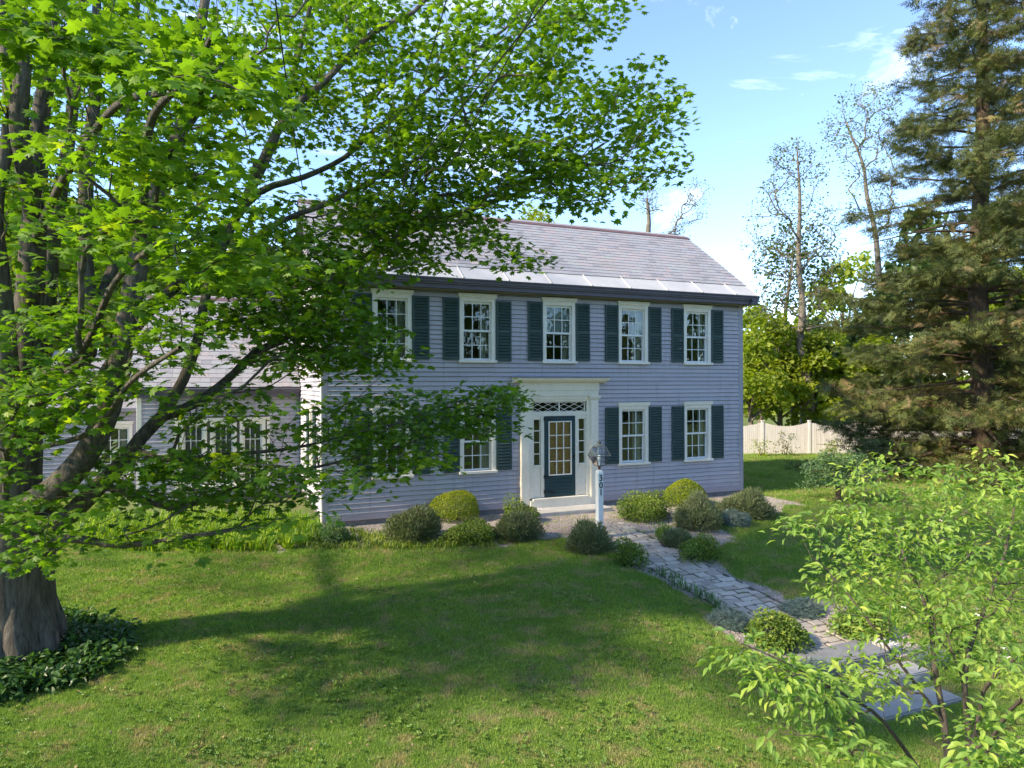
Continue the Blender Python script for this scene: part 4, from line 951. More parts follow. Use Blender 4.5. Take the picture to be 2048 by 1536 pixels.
def lglass():
    m, t, b = lg; t.nodes.remove(b); o = t.nodes['Material Output']; fr = t.nodes.new("ShaderNodeFresnel"); fr.inputs['IOR'].default_value = 1.35
    tr = t.nodes.new("ShaderNodeBsdfTransparent"); tr.inputs[0].default_value = (.88, .92, .92, 1); gl = t.nodes.new("ShaderNodeBsdfGlossy"); gl.inputs['Roughness'].default_value = .03
    mx = t.nodes.new("ShaderNodeMixShader"); t.links.new(fr.outputs[0], mx.inputs[0]); t.links.new(tr.outputs[0], mx.inputs[1]); t.links.new(gl.outputs[0], mx.inputs[2]); t.links.new(mx.outputs[0], o.inputs['Surface']); return m
M['lglass'] = lglass()
for i in range(4):
    a, b = cs[i], cs[(i + 1) % 4]; k = .985
    for (r0, z0_), (r1, z1_) in (((rb, lb), (rm, lm_)), ((rm, lm_), (rt, lt))):
        MB().quad((a[0] * r0 * k, a[1] * r0 * k, z0_), (b[0] * r0 * k, b[1] * r0 * k, z0_), (b[0] * r1 * k, b[1] * r1 * k, z1_), (a[0] * r1 * k, a[1] * r1 * k, z1_)).build('pane', M['lglass'], lan)
m = MB(); loft(m, [ring(m, rt + .01, lt), ring(m, rt * .5, lt + .045), ring(m, .03, lt + .05), ring(m, .03, lt + .1), ring(m, .045, lt + .102), ring(m, .01, lt + .125)]); m.build('lantern_cap', M['copper'], lamp, bevel=.003)
m = MB(); m.bar((0, 0, lb), (0, 0, lb + .1), .014, 8).bar((0, 0, lb + .1), (0, 0, lb + .15), .02, 10, .038).bar((0, 0, lb + .15), (0, 0, lb + .22), .038, 10, .03).bar((0, 0, lb + .22), (0, 0, lb + .24), .03, 10, .01); m.build('bulb', M['postwhite'], lan)
for ch_, dz, s in (('3', .24, .19), ('0', .40, .19), ('1', .555, .19)):
    fc = bpy.data.curves.new('numeral', 'FONT'); fc.offset = .002; fc.body = ch_; fc.size = s; fc.extrude = .003; fc.align_x = 'CENTER'; fc.materials.append(M['black'])
    o = bpy.data.objects.new('numeral', bpy.data.meshes.new_from_object(bpy.data.objects.new('numeral_text', fc))); COL.objects.link(o); o.parent = lamp; o.location = (0, -w - .004, h - dz); o.rotation_euler = (R(90), 0, 0)

# ------------------------------------------------------------------ shrubs
def lump(D, seed, amp=.12):
    r = np.random.default_rng(seed); C = r.normal(0, 1, (14, 3)); C /= np.linalg.norm(C, axis=1)[:, None]
    return 1 + amp * (np.exp(-((D[:, None] - C[None]) ** 2).sum(2) / .18).sum(1) - .8)
def shrub(px, py, wpx, hpx, kind, label, name, seed, n=None, group=None):
    p, d = gpt(px, py); w = wpx / FPX * d / 2; dep = w * .9
    # move centre back so the front foot of the crown stands at the base pixel
    c = p + FW * dep * .8; c[2] = float(ground(c[0], c[1])); H = max(.18, (hpx / FPX * d) - .0 + (dep * .8) * (py - 768) / FPX * .0 - dep * .8 * ((py - 768) / FPX) * .85)
    root = empty(name, c, label=label, cat='shrub', group=group); r = np.random.default_rng(seed); A = w * w * 2 + w * H * 3
    dens = dict(golden=5200, yewgreen=3300, heath=4300, juniper=3000, rose=2600)[kind]; n = int(A * dens)
    D = r.normal(0, 1, (n, 3)); D[:, 2] = np.abs(D[:, 2]) - .25 * (r.random(n) < .35); D /= np.linalg.norm(D, axis=1)[:, None]
    if kind == 'golden':
        rad = lump(D, seed, .09) * (1 - .16 * r.random(n) ** 2) ; P = D * rad[:, None] * [w, dep, H * .8] + [0, 0, H * .22]; N = D + r.normal(0, .45, (n, 3)); Hd = D * [.5, .5, .4] + [0, 0, .7] + r.normal(0, .5, (n, 3)); S = r.uniform(.022, .04, n); tpl = simple_leaf(.34); mat = M['golden']
    elif kind in ('yewgreen', 'rose'):
        rad = lump(D, seed, .3) * (1.08 - .5 * r.random(n) ** 1.4); P = D * rad[:, None] * [w, dep, H * .85] + [0, 0, H * .16]; N = D * .5 + [0, 0, .5] + r.normal(0, .5, (n, 3)); Hd = D + [0, 0, .35] + r.normal(0, .45, (n, 3)); S = r.uniform(.035, .065, n); tpl = simple_leaf(.3); mat = M['yewgreen'] if kind == 'yewgreen' else M['apple']
    elif kind == 'heath':
        rad = lump(D, seed, .28) * (1.1 - .5 * r.random(n) ** 1.2); P = D * rad[:, None] * [w, dep, H * .85] + [0, 0, H * .1]; N = r.normal(0, 1, (n, 3)); Hd = D * .7 + [0, 0, .9] + r.normal(0, .25, (n, 3)); S = r.uniform(.06, .16, n); tpl = simple_leaf(.07); mat = M['heath']
    else:
        rad = lump(D, seed, .2) * (1 - .4 * r.random(n) ** 1.5); P = D * rad[:, None] * [w, dep, H * .8] + [0, 0, H * .12]; N = D * .4 + [0, 0, .8] + r.normal(0, .4, (n, 3)); Hd = D * [1, 1, .3] + [0, 0, .25] + r.normal(0, .4, (n, 3)); S = r.uniform(.05, .09, n); tpl = needle_spray(4); mat = M['juniper']
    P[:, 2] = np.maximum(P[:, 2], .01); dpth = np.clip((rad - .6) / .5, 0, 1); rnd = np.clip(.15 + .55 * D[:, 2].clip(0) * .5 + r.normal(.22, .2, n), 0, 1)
    link('foliage', leafmesh('foliage', tpl, P, frames(N, Hd), S, rnd, mat), root, kind='stuff')
    paths = []
    for i in range(16):
        t = D[i * 7 % n] * [w, dep, H] * r.uniform(.6, .85) + [0, 0, .05]; paths.append((np.array([[r.normal(0, .03), r.normal(0, .03), -.03], t * .45 + [0, 0, .04], t]), [.012, .009, .004]))
    link('stems', tubes(paths, M['brownbark']), root, kind='stuff')
for i, a in enumerate([
    (905, 1046, 108, 68, 'golden', 'big bright yellow green dome shrub left of the door', 'dome_shrub'),
    (820, 1084, 96, 62, 'heath', 'grey green feathery shrub leftmost of the heathers by the wall', 'heather'),
    (940, 1092, 112, 52, 'yewgreen', 'low wide green shrub in front of the left yellow dome', 'spreading_shrub'),
    (1037, 1048, 74, 48, 'yewgreen', 'yellow green shrub between dome shrub and granite door step', 'spreading_shrub'),
    (1030, 1086, 86, 56, 'heath', 'grey green feathery shrub left of the thin flat stone', 'heather'),
    (665, 1090, 66, 48, 'rose', 'small dark leafy bush at the right end of the daylily bed', 'small_bush'),
    (1176, 1110, 88, 60, 'heath', 'dark feathery shrub at the foot of the lamp post', 'heather'),
    (1262, 1137, 62, 62, 'yewgreen', 'upright green shrub on the left edge of the walk below the lamp post', 'small_bush'),
    (1294, 1046, 108, 58, 'yewgreen', 'wide yellow green shrub right of the door step', 'spreading_shrub'),
    (1377, 1016, 90, 58, 'golden', 'round golden dome shrub against the wall under the right windows', 'dome_shrub'),
    (1402, 1064, 90, 60, 'heath', 'feathery shrub in front of the right golden dome', 'heather'),
    (1474, 1056, 76, 40, 'juniper', 'low blue juniper at the right end of the gravel bed', 'juniper'),
    (1497, 1042, 104, 56, 'heath', 'large feathery shrub at the right corner of the house', 'heather'),
    (1362, 1099, 56, 38, 'heath', 'small feathery shrub right of the walk beside the iris tuft', 'heather'),
    (1408, 1128, 84, 56, 'yewgreen', 'loose yellow green shrub on the right edge of the walk', 'spreading_shrub'),
    (1472, 1264, 88, 54, 'juniper', 'blue juniper on the left edge of the walk', 'juniper'),
    (1573, 1312, 122, 92, 'yewgreen', 'round shrub beside the top of the granite stairs', 'globe_shrub'),
    (1615, 1238, 90, 42, 'juniper', 'blue juniper right of the walk behind dogwood leaves', 'juniper'),
    (1742, 1288, 112, 74, 'yewgreen', 'green bush right of the landing slab', 'spreading_shrub'),
    (1630, 1368, 80, 44, 'juniper', 'dark juniper left of the granite stairs', 'juniper'),
    (1866, 1340, 80, 34, 'juniper', 'flat juniper right of the granite stairs', 'juniper')]):
    shrub(*a[:5], a[5], a[6], 100 + i)
def straps(name, pts, hh, w, n, mat, seed, **k):
    r = np.random.default_rng(seed); V, F, A = [], [], []
    for p in pts:
        for _ in range(n):
            a = r.uniform(0, 6.283); h = hh * r.uniform(.55, 1.15); ln = h * r.uniform(.2, .9); c, s = math.cos(a), math.sin(a); b = p + [r.normal(0, .03), r.normal(0, .03), 0]; k0 = len(V); rn = r.uniform()
            for t, ww in ((0, .7), (.35, 1), (.7, .8), (1, .05)):
                zz = h * (1.55 * t - .75 * t * t * (1 if ln > h * .5 else .6)); o = b + [c * ln * t * t, s * ln * t * t, zz]; V += [o + [-s * w * ww, c * w * ww, 0], o - [-s * w * ww, c * w * ww, 0]]; A += [rn, rn]
            for j in range(3): F.append((k0 + 2 * j, k0 + 2 * j + 1, k0 + 2 * j + 3, k0 + 2 * j + 2))
    return link(name, npmesh(name, np.array(V), np.array(F), mat, A), **k)
def px_points(poly, n):
    q = poly_points(poly, n, 1, 1); out = []
    for p in q:
        v = p - CAM; dd = v @ FW; out.append(gpt(1024 + (v @ RT) / dd * FPX, 768 - v[2] / dd * FPX)[0])
    return np.array(out)
straps('daylily_bed', px_points([(120, 1085), (250, 1100), (420, 1104), (560, 1102), (640, 1085), (640, 1050), (560, 1030), (200, 1030)], 900), .3, .011, 9, M['strap'], 5, kind='stuff')
straps('weedy_border', px_points([(600, 1097), (780, 1098), (1000, 1096), (1010, 1086), (860, 1080), (780, 1066), (690, 1056), (640, 1060)], 420), .13, .008, 8, M['yewgreen'], 6, kind='stuff')
straps('iris_tuft', px_points([(1310, 1082), (1332, 1082), (1332, 1072), (1310, 1072)], 10), .34, .007, 12, M['strap'], 7, label='tuft of thin upright blades between heather and walk', cat='iris')
for i, (x, y_) in enumerate([(1318, 1150), (1340, 1160), (1352, 1172), (1374, 1182), (1395, 1192), (1412, 1202), (1430, 1216), (1238, 1098)]):
    p = gpt(x, y_)[0]; straps('iris_tuft', p + rng.normal(0, .06, (5, 3)) * [1, 1, 0], .19, .008, 7, M['apple'], 20 + i, label=('grey green iris clump, %s up from the blue juniper left of the walk' % ['seventh', 'sixth', 'fifth', 'fourth', 'third', 'second', 'nearest'][i]) if i < 7 else 'small leafy clump between the lamp post shrub and the upright green shrub', cat='iris', group='iris clumps edging the walk')
# ground cover round the maple
C = px_points([(-60, 1250), (60, 1262), (110, 1235), (190, 1240), (262, 1262), (258, 1300), (215, 1335), (150, 1372), (60, 1385), (-60, 1415)], 640)
P = np.repeat(C, 12, 0) + rng.normal(0, .07, (len(C) * 12, 3)) * [1, 1, 0]; P[:, 2] += rng.uniform(.02, .2, len(P)) * np.repeat(rng.uniform(.4, 1.3, len(C)), 12); N = rng.normal(0, .5, (len(P), 3)) + [0, 0, 1]; Hd = rng.normal(0, 1, (len(P), 3)) + [0, 0, -.25]
link('ground_cover', leafmesh('ground_cover', oval_leaf(.25, .25), P, frames(N, Hd), rng.uniform(.06, .13, len(P)), np.clip(rng.normal(.45, .22, len(P)), 0, 1), M['cover']), kind='stuff')
cl = []
for i in range(3):
    V, F = [], []
    for j in range(5):
        t = j * 1.256 + i; k0 = len(V); c, s = math.cos(t), math.sin(t); V += [(0, 0, .02), (c * .02 - s * .012, s * .02 + c * .012, .035), (c * .036, s * .036, .03), (c * .02 + s * .012, s * .02 - c * .012, .035)]; F += [(k0, k0 + 1, k0 + 2), (k0, k0 + 2, k0 + 3)]
    cl.append(npmesh('clover', np.array(V), np.array(F), M['clover'], np.full(len(V), .3 * i)))
p, d = view_points(30000, 5, 22, 1.1); cn = np.sin(p[:, 0] * 1.3 + 1) * np.sin(p[:, 1] * 1.1) + .7 * np.sin(p[:, 0] * 3.7 + p[:, 1] * 2.9) + (p[:, 0] < -6) * .9 + rng.normal(0, .6, len(p)); p = p[(cn > .55) & ~inbed(p[:, 0], p[:, 1]) & (p[:, 1] < -.2)]
p = p[~((np.abs(p[:, 0] - .05) < .88) & (p[:, 1] < -8.6) & (p[:, 1] > -10.2))]
scatter('clover', np.column_stack([p, ground(p[:, 0], p[:, 1]) + .015]), np.stack([rng.normal(0, .3, len(p)), rng.normal(0, .3, len(p)), rng.uniform(0, 6, len(p))], 1), rng.uniform(.4, 1.1, len(p)), cl, kind='stuff')
print('shrubs ok')

# ------------------------------------------------------------------ dogwood at the right
def own_leaves(root, base, tpl, P, Rm, S, rnd, mat, n):
    dist = (P - CAM) @ FW; dd = np.maximum(dist, .1); u = (P - CAM) @ RT / dd * FPX + 1024; v = 768 - (P - CAM)[:, 2] / dd * FPX
    idx = np.where((u > 10) & (u < 2038) & (v > 10) & (v < 1526))[0]; idx = idx[np.argsort(dist[idx])][:n]; own = np.zeros(len(P), bool); own[idx] = True
    link('crown', leafmesh('crown', tpl, P[~own] - base, Rm[~own], S[~own], rnd[~own], mat), root, kind='stuff')
    lm = [npmesh('leaf', tpl[0], tpl[1], mat, np.full(len(tpl[0]), .06 + .125 * i)) for i in range(8)]
    for i in np.where(own)[0]:
        o = bpy.data.objects.new('leaf', lm[int(min(7, rnd[i] * 8))]); COL.objects.link(o); o.parent = root; m4 = np.eye(4); m4[:3, :3] = Rm[i] * S[i]; m4[:3, 3] = P[i] - base; o.matrix_local = Matrix(m4.tolist())
def dogwood():
    s = Skel(); base = at(1915, 1900, 5.4); base[2] = float(ground(base[0], base[1])) - .05
    def L_(l, st): return s.limb([at(q[0], q[1], q[2] * 1.17) for q in l], [q[3] for q in l], st)
    t = s.limb([base, at(1912, 1800, 5.4), at(1908, 1650, 5.4)], [.06, .05, .045])
    a = L_([(1893, 1527, 4.6, .03), (1885, 1446, 4.6, .026), (1874, 1380, 4.65, .023), (1865, 1319, 4.7, .02), (1860, 1258, 4.8, .018), (1846, 1205, 4.9, .016), (1810, 1120, 5.1, .012), (1780, 1040, 5.3, .008)], t[-1])
    b = L_([(1934, 1510, 4.5, .026), (1930, 1430, 4.5, .024), (1926, 1368, 4.5, .022), (1931, 1319, 4.6, .02), (1942, 1280, 4.7, .018), (1975, 1200, 4.9, .014), (2010, 1100, 5.1, .01), (2030, 1000, 5.3, .007)], t[-1])
    L_([(1956, 1424, 4.3, .015), (1968, 1375, 4.2, .013), (2010, 1330, 4.0, .01), (2060, 1300, 3.8, .007)], t[-1])
    L_([(1990, 1460, 3.9, .014), (2040, 1400, 3.6, .01)], t[-1])
    L_([(1800, 1490, 3.9, .014), (1740, 1420, 3.7, .011), (1660, 1375, 3.5, .008), (1560, 1320, 3.4, .006), (1480, 1285, 3.4, .004)], t[-1])
    L_([(1800, 1330, 4.5, .012), (1740, 1250, 4.5, .009), (1680, 1170, 4.6, .006), (1620, 1110, 4.7, .004)], s.near(at(1885, 1446, 5.4)))
    L_([(1960, 1520, 3.3, .012), (1985, 1480, 2.95, .008)], t[-1])
    T = [poly_points(q, int(n * 1.75), a_ * 1.17, b_ * 1.2) for q, n, a_, b_ in [
        ([(1700, 925), (1750, 905), (1860, 935), (1940, 935), (1975, 900), (2100, 930), (2100, 1060), (1900, 1030), (1760, 1040), (1660, 1010)], 62, 4.9, 5.9),
        ([(1560, 1045), (1660, 1010), (1800, 1030), (2100, 1050), (2100, 1200), (1880, 1190), (1700, 1170), (1640, 1110)], 84, 4.3, 5.7),
        ([(1610, 1120), (1760, 1170), (2100, 1190), (2100, 1330), (1900, 1330), (1740, 1280), (1650, 1210)], 56, 3.9, 5.5),
        ([(1450, 1285), (1490, 1280), (1580, 1310), (1660, 1370), (1720, 1440), (1690, 1490), (1640, 1450), (1560, 1370), (1480, 1320)], 21, 3.3, 3.7),
        ([(1640, 1290), (1760, 1300), (1860, 1400), (1760, 1420), (1660, 1350)], 12, 3.7, 4.6),
        ([(1540, 1440), (1580, 1440), (1600, 1470), (1550, 1470)], 2, 3.2, 3.4),
        ([(1640, 1470), (1720, 1480), (1780, 1540), (1660, 1540)], 7, 3.0, 3.5),
        ([(1930, 1440), (2100, 1430), (2100, 1560), (1960, 1560)], 15, 2.6, 3.1),
        ([(1980, 1290), (2100, 1290), (2100, 1360), (2000, 1360)], 8, 3.3, 4.2),
        ([(2060, 900), (2700, 850), (2800, 1500), (2100, 1500)], 120, 3.6, 6.0)]]
    T = np.concatenate(T); T = T[np.argsort(np.linalg.norm(T - s.P[t[-1]], axis=1))]; s.grow(T, step=.1, wp=.12, back=1.0, sag=.04, wob=.08)
    root = empty('dogwood_tree', base, label='young dogwood tree with loose lime green leaves in the right foreground', cat='tree')
    me = s.mesh(M['dogbark'], .0022, .42); me.transform(Matrix.Translation((-base).tolist())); link('trunk', me, root)
    m = 16; P, Rm, S = spray_leaves(T, m, .22, .066, .2, .38, .3); rnd = np.clip(np.repeat(rng.normal(.5, .17, len(T)), m) + rng.normal(0, .13, len(P)), 0, 1)
    own_leaves(root, base, oval_leaf(.2, .3), P, Rm, S, rnd, M['dogwood'], 285)
    k = rng.choice(len(T), 34, replace=False); B = T[k] + rng.normal(0, .03, (34, 3)); P = np.repeat(B, 4, 0); a_ = np.tile(np.arange(4) * 1.571, 34) + np.repeat(rng.uniform(0, 3, 34), 4); Hd = np.stack([np.cos(a_), np.sin(a_), a_ * 0 + .1], 1)
    link('blossoms', leafmesh('blossoms', simple_leaf(.33), P - base, frames(np.tile([0, 0, 1.], (len(P), 1)) + rng.normal(0, .2, (len(P), 3)), Hd), np.full(len(P), .024), rng.random(len(P)), M['petal']), root, kind='stuff')
dogwood()

lf = view_points(900, 5, 16, 1.0)[0]; lf = lf[~inbed(lf[:, 0], lf[:, 1]) & (lf[:, 1] < -1)]
scatter('fallen_leaves', np.column_stack([lf, ground(lf[:, 0], lf[:, 1]) + .045]), np.stack([rng.normal(0, .5, len(lf)), rng.normal(0, .5, len(lf)), rng.uniform(0, 6, len(lf))], 1), rng.uniform(.3, .9, len(lf)), [npmesh('fallen_leaf', maple_leaf()[0] * .045, maple_leaf()[1], paint('dry_leaf', (.36, .27, .14), (.22, .15, .08), rough=.8), np.zeros(len(maple_leaf()[0])))], kind='stuff')

# ------------------------------------------------------------------ big conifer
def conifer():
    base, _ = gpt(1966, 905); base = at(1966, 905, 24.); base[2] = -.3; H = 21.5; s = Skel()
    tr = s.limb([base, base + [0.02, 0, 3], base + [-.1, .1, 7], base + [.05, 0, 12], base + [0, 0, 17], base + [.05, 0, H]], [.42, .34, .29, .23, .14, .02], step=.4)
    Pl, Nl, Hl, Rn = [], [], [], []
    nb = 240
    for i in range(nb):
        z = .7 + (H - 1.2) * (i / nb) ** 1.2; az = i * 2.39996 + rng.normal(0, .4); Lb = (6.0 * (1 - (z / (H + 3)) ** 1.25)) * rng.uniform(.62, 1.08)
        k = s.near(base + [0, 0, z]); c = np.array([math.cos(az), math.sin(az), 0]); p0 = s.P[k]; rise = rng.uniform(-.08, .22) + .22 * (z / H); dr = rng.uniform(.12, .30)
        pts = [p0 + c * Lb * t + np.array([0, 0, Lb * (rise * t - dr * t * t + .10 * t ** 4)]) for t in (.25, .5, .75, 1.)]
        ids = s.limb(pts, [.045 * Lb / 4, .035 * Lb / 4, .02, .006], k, step=.4)
        if rng.random() < .07: continue
        q = s.P[ids[1:]]; nsp = int(Lb * 26 * (1.0 - .25 * z / H)); t = rng.random(nsp) ** .75; t = .06 + .94 * t; f = t * (len(q) - 1); i0 = np.minimum(f.astype(int), len(q) - 2); fr = (f - i0)[:, None]
        bp = q[i0] * (1 - fr) + q[i0 + 1] * fr; side = np.array([-c[1], c[0], 0]); sw_ = rng.normal(0, 1, nsp) * (.10 + .42 * np.sin(t * 2.6).clip(.15)) * Lb / 4.2
        P = bp + side * sw_[:, None] + [0, 0, 1] * (rng.normal(-.05, .10, nsp) - .12 * np.abs(sw_))[:, None]
        Pl.append(P); Nl.append(rng.normal(0, .55, (nsp, 3)) + [0, 0, .8]); Hl.append(c + side * np.sign(sw_)[:, None] * .8 + rng.normal(0, .35, (nsp, 3)) + [0, 0, .05]); Rn.append(np.clip(rng.normal(.40 + (.22 if rng.random() < .22 else 0), .2, nsp) + .15 * (t < .4), 0, 1))
    P = np.concatenate(Pl); N = np.concatenate(Nl); Hd = np.concatenate(Hl); rn = np.concatenate(Rn)
    P = np.repeat(P, 5, 0) + rng.normal(0, .10, (len(P) * 5, 3)) * [1, 1, .6]; N = np.repeat(N, 5, 0) + rng.normal(0, .3, (len(P), 3)); Hd = np.repeat(Hd, 5, 0) + rng.normal(0, .4, (len(P), 3)); rn = np.clip(np.repeat(rn, 5) + rng.normal(0, .1, len(P)), 0, 1)
    root = empty('conifer', base, label='towering dark evergreen with drooping branches at the right edge', cat='tree')
    me = s.mesh(M['brownbark'], .01, .5); me.transform(Matrix.Translation((-base).tolist())); link('trunk', me, root)
    link('crown', leafmesh('crown', needle_spray(4), P - base, frames(N, Hd), rng.uniform(.2, .36, len(P)), rn, M['conifer']), root, kind='stuff')
    print('conifer sprays', len(P))
conifer()

# ------------------------------------------------------------------ trees beyond
def grown_tree(name, trunk, polys, barkm, leafm, label, m=5, rad=.5, size=.1, r0=.012, e=.5, tpl=None, group=None, step=.5, jit=.8, cat='tree', wp=.12):
    s = Skel(); base = trunk[0][0]; ids = s.limb([q[0] for q in trunk], [q[1] for q in trunk], step=.4)
    T = np.concatenate([poly_points(*q) for q in polys]); T = T[np.argsort(np.linalg.norm(T - base, axis=1))]; s.grow(T, step=step, wp=wp, back=1.0, sag=.02, wob=.1)
    root = empty(name, base, label=label, cat=cat, group=group); me = s.mesh(barkm, r0, e); me.transform(Matrix.Translation((-base).tolist())); link('trunk', me, root)
    P, Rm, S = spray_leaves(T, m, rad, size, .9, jit, .1); rn = np.clip(rng.normal(.5, .22, len(P)), 0, 1)
    link('crown', leafmesh('crown', tpl or simple_leaf(.36), P - base, Rm, S, rn, leafm), root, kind='stuff'); return root
def foot(px, d, z=-.35): p = at(px, 900, d); p[2] = z; return p
grown_tree('bare_tree', [(foot(1622, 38), .30), (at(1616, 760, 38), .24), (at(1600, 690, 38), .2), (at(1606, 620, 38), .17), (at(1598, 520, 38), .14), (at(1601, 400, 38), .09), (at(1596, 300, 38), .04)],
    [([(1585, 275), (1640, 300), (1660, 370), (1560, 360), (1540, 300)], 110, 36.5, 39.5), ([(1540, 350), (1690, 400), (1690, 520), (1490, 500), (1500, 400)], 200, 35.5, 40.5), ([(1500, 480), (1680, 500), (1670, 660), (1530, 660)], 190, 35.5, 40.5)], M['greybark'], M['budleaf'], 'tall thin half bare tree between house and conifer', 7, .35, .13, .010, .5)
grown_tree('leafy_tree', [(foot(1590, 40), .22), (at(1585, 740, 40), .17), (at(1570, 660, 40), .13), (at(1580, 560, 40), .09), (at(1590, 500, 40), .05)],
    [([(1540, 470), (1600, 440), (1660, 480), (1670, 560), (1640, 620), (1540, 600), (1520, 540)], 90, 38.5, 41.5), ([(1500, 590), (1680, 600), (1660, 700), (1510, 700)], 50, 38, 42)], M['greybark'], M['woodsdark'], 'dark leafed slim tree behind the half bare tree', 22, .6, .2, .014, .5)
grown_tree('bare_tree', [(foot(1765, 42), .28), (at(1760, 600, 42), .2), (at(1752, 470, 42), .15), (at(1735, 390, 42), .12), (at(1728, 330, 42), .09), (at(1700, 260, 42), .05)],
    [([(1650, 230), (1720, 160), (1800, 180), (1800, 320), (1700, 340), (1650, 290)], 190, 40, 44), ([(1680, 340), (1800, 340), (1810, 460), (1700, 430)], 80, 40, 44)], M['greybark'], M['budleaf'], 'crooked half bare tree just left of the conifer top', 8, .35, .14, .010, .5)
grown_tree('bare_tree', [(foot(1300, 40, 0), .25), (at(1297, 500, 40), .17), (at(1299, 440, 40), .12), (at(1295, 395, 40), .07)],
    [([(1262, 400), (1290, 350), (1320, 380), (1320, 420), (1280, 430)], 70, 38.5, 41.5), ([(1330, 470), (1350, 420), (1390, 350), (1425, 370), (1410, 430), (1370, 470)], 110, 38.5, 41.5)], M['greybark'], M['budleaf'], 'bare tree rising behind the roof ridge', 3, .3, .11, .010, .45)
grown_tree('leafy_tree', [(foot(1060, 38, 0), .2), (at(1060, 520, 38), .15), (at(1062, 450, 38), .08)],
    [([(1030, 440), (1060, 415), (1100, 425), (1105, 470), (1030, 470)], 40, 37, 39)], M['greybark'], M['woods'], 'yellow green tree top peeking over the roof ridge', 22, .5, .2)
# apple tree
p, d = gpt(1675, 1006)
grown_tree('apple_tree', [(p, .085), (at(1676, 990, d), .075), (at(1674, 965, d), .07), (at(1665, 945, d), .045)],
    [([(1612, 925), (1650, 905), (1700, 905), (1750, 920), (1765, 950), (1740, 975), (1700, 965), (1650, 960), (1612, 985), (1598, 955)], 120, d - .9, d + .9)], M['brownbark'], M['apple'], 'small blue green apple tree on the right lawn', 36, .17, .065, .005, .5, step=.15, wp=.1)
# woodland trees with shared crowns
def crown_mesh(seed, n, leafm, R0=2.2, H=5., size=.24):
    r = np.random.default_rng(seed); nb = 16; C = r.normal(0, 1, (nb, 3)) * [R0 * .5, R0 * .5, H * .26] + [0, 0, H * .62]; rad = r.uniform(.5, 1.05, nb) * R0 * .5
    k = r.integers(0, nb, n); D = r.normal(0, 1, (n, 3)); D /= np.linalg.norm(D, axis=1)[:, None]; D[:, 2] = np.where(D[:, 2] < -.3, -D[:, 2], D[:, 2])
    P = C[k] + D * (rad[k] * (1 - .35 * r.random(n) ** 1.5))[:, None]; N = D * .6 + [0, 0, .6] + r.normal(0, .6, (n, 3)); Hd = r.normal(0, 1, (n, 3)) - [0, 0, .3]
    rn = np.clip(.45 + .25 * (r.random(nb)[k] - .5) + r.normal(0, .18, n), 0, 1); me = leafmesh('crown', simple_leaf(.42), P, frames(N, Hd), r.uniform(.6, 1.4, n) * size, rn, leafm)
    pa = [(np.array([[0, 0, -.3], [.05, 0, H * .3], [0, .05, H * .6], [.1, 0, H * .9]]), [.16, .13, .09, .02])]
    for i in range(nb): pa.append((np.array([[0, 0, C[i, 2] * .55], C[i] * [.5, .5, .85], C[i]]), [.06, .04, .015]))
    return me, tubes(pa, M['greybark'])
CM = [crown_mesh(1, 5200, M['woods']), crown_mesh(2, 5200, M['woods'], 2.6, 4.6), crown_mesh(3, 5200, M['woodsdark'], 2.3, 5.4), crown_mesh(4, 5200, M['woods'], 2.0, 5.6, .2)]
def wood(px, d, w, h, k, label, rz=0, z=-.35, group=None, cat='tree', name='woodland_tree'):
    p = foot(px, d, z); root = empty(name, p, rz, label=label, cat=cat, group=group); root.scale = (w, w, h)
    link('trunk', CM[k][1], root); link('crown', CM[k][0], root, kind='stuff'); return root
wood(1500, 37, 1.0, 1.05, 0, 'bright green tree behind the fence right beside the house corner', .3)
wood(1560, 39, 1.1, 1.15, 1, 'low bright tree behind the second fence panel', 1.2)
wood(1625, 38.5, 1.1, .95, 3, 'bright bush like tree behind the fence under the tall bare tree', 2.3)
wood(1690, 39, 1.2, 1.1, 0, 'yellow green tree at the left foot of the conifer', 3.1)
wood(1745, 41, 1.2, 1.3, 2, 'shaded tree behind the conifer left half', 4.)
wood(1520, 48, 1.4, 1.5, 1, 'taller pale tree far behind the fence beside the house', 5.)
wood(1605, 52, 1.5, 1.35, 0, 'pale tree far behind the fence under the slim dark tree', .7)
wood(1690, 54, 1.6, 2.0, 3, 'tall pale tree far behind left of conifer', 1.7)
wood(1840, 44, 1.7, 2.1, 2, 'dark tree seen through the conifer middle', 2.)
wood(1950, 46, 1.8, 2.5, 1, 'tall tree seen behind the conifer trunk', 2.9)
wood(2050, 42, 1.8, 2.3, 0, 'tree at the right edge behind the conifer', 3.8)
wood(60, 30, 1.9, 2.3, 1, 'tall sunlit tree behind the maple trunk', .4)
wood(180, 34, 1.9, 2.4, 0, 'tall sunlit tree left of the wing roof', 1.4)
wood(310, 36, 1.8, 2.2, 3, 'sunlit tree over the left end of the wing roof', 2.4)
wood(430, 38, 1.7, 2.1, 0, 'sunlit tree over the middle of the wing roof', 3.4)
wood(530, 40, 1.5, 1.9, 1, 'sunlit tree between wing roof and main roof', 4.4)
wood(-60, 26, 1.8, 2.0, 3, 'sunlit tree at the left edge behind the maple', 5.4)
wood(130, 24, .85, .62, 1, 'low bright bush behind the maple trunk', .9, cat='bush', name='bush')
wood(215, 27, .8, .6, 0, 'low bright bush left of the wing windows', 1.9, cat='bush', name='bush')
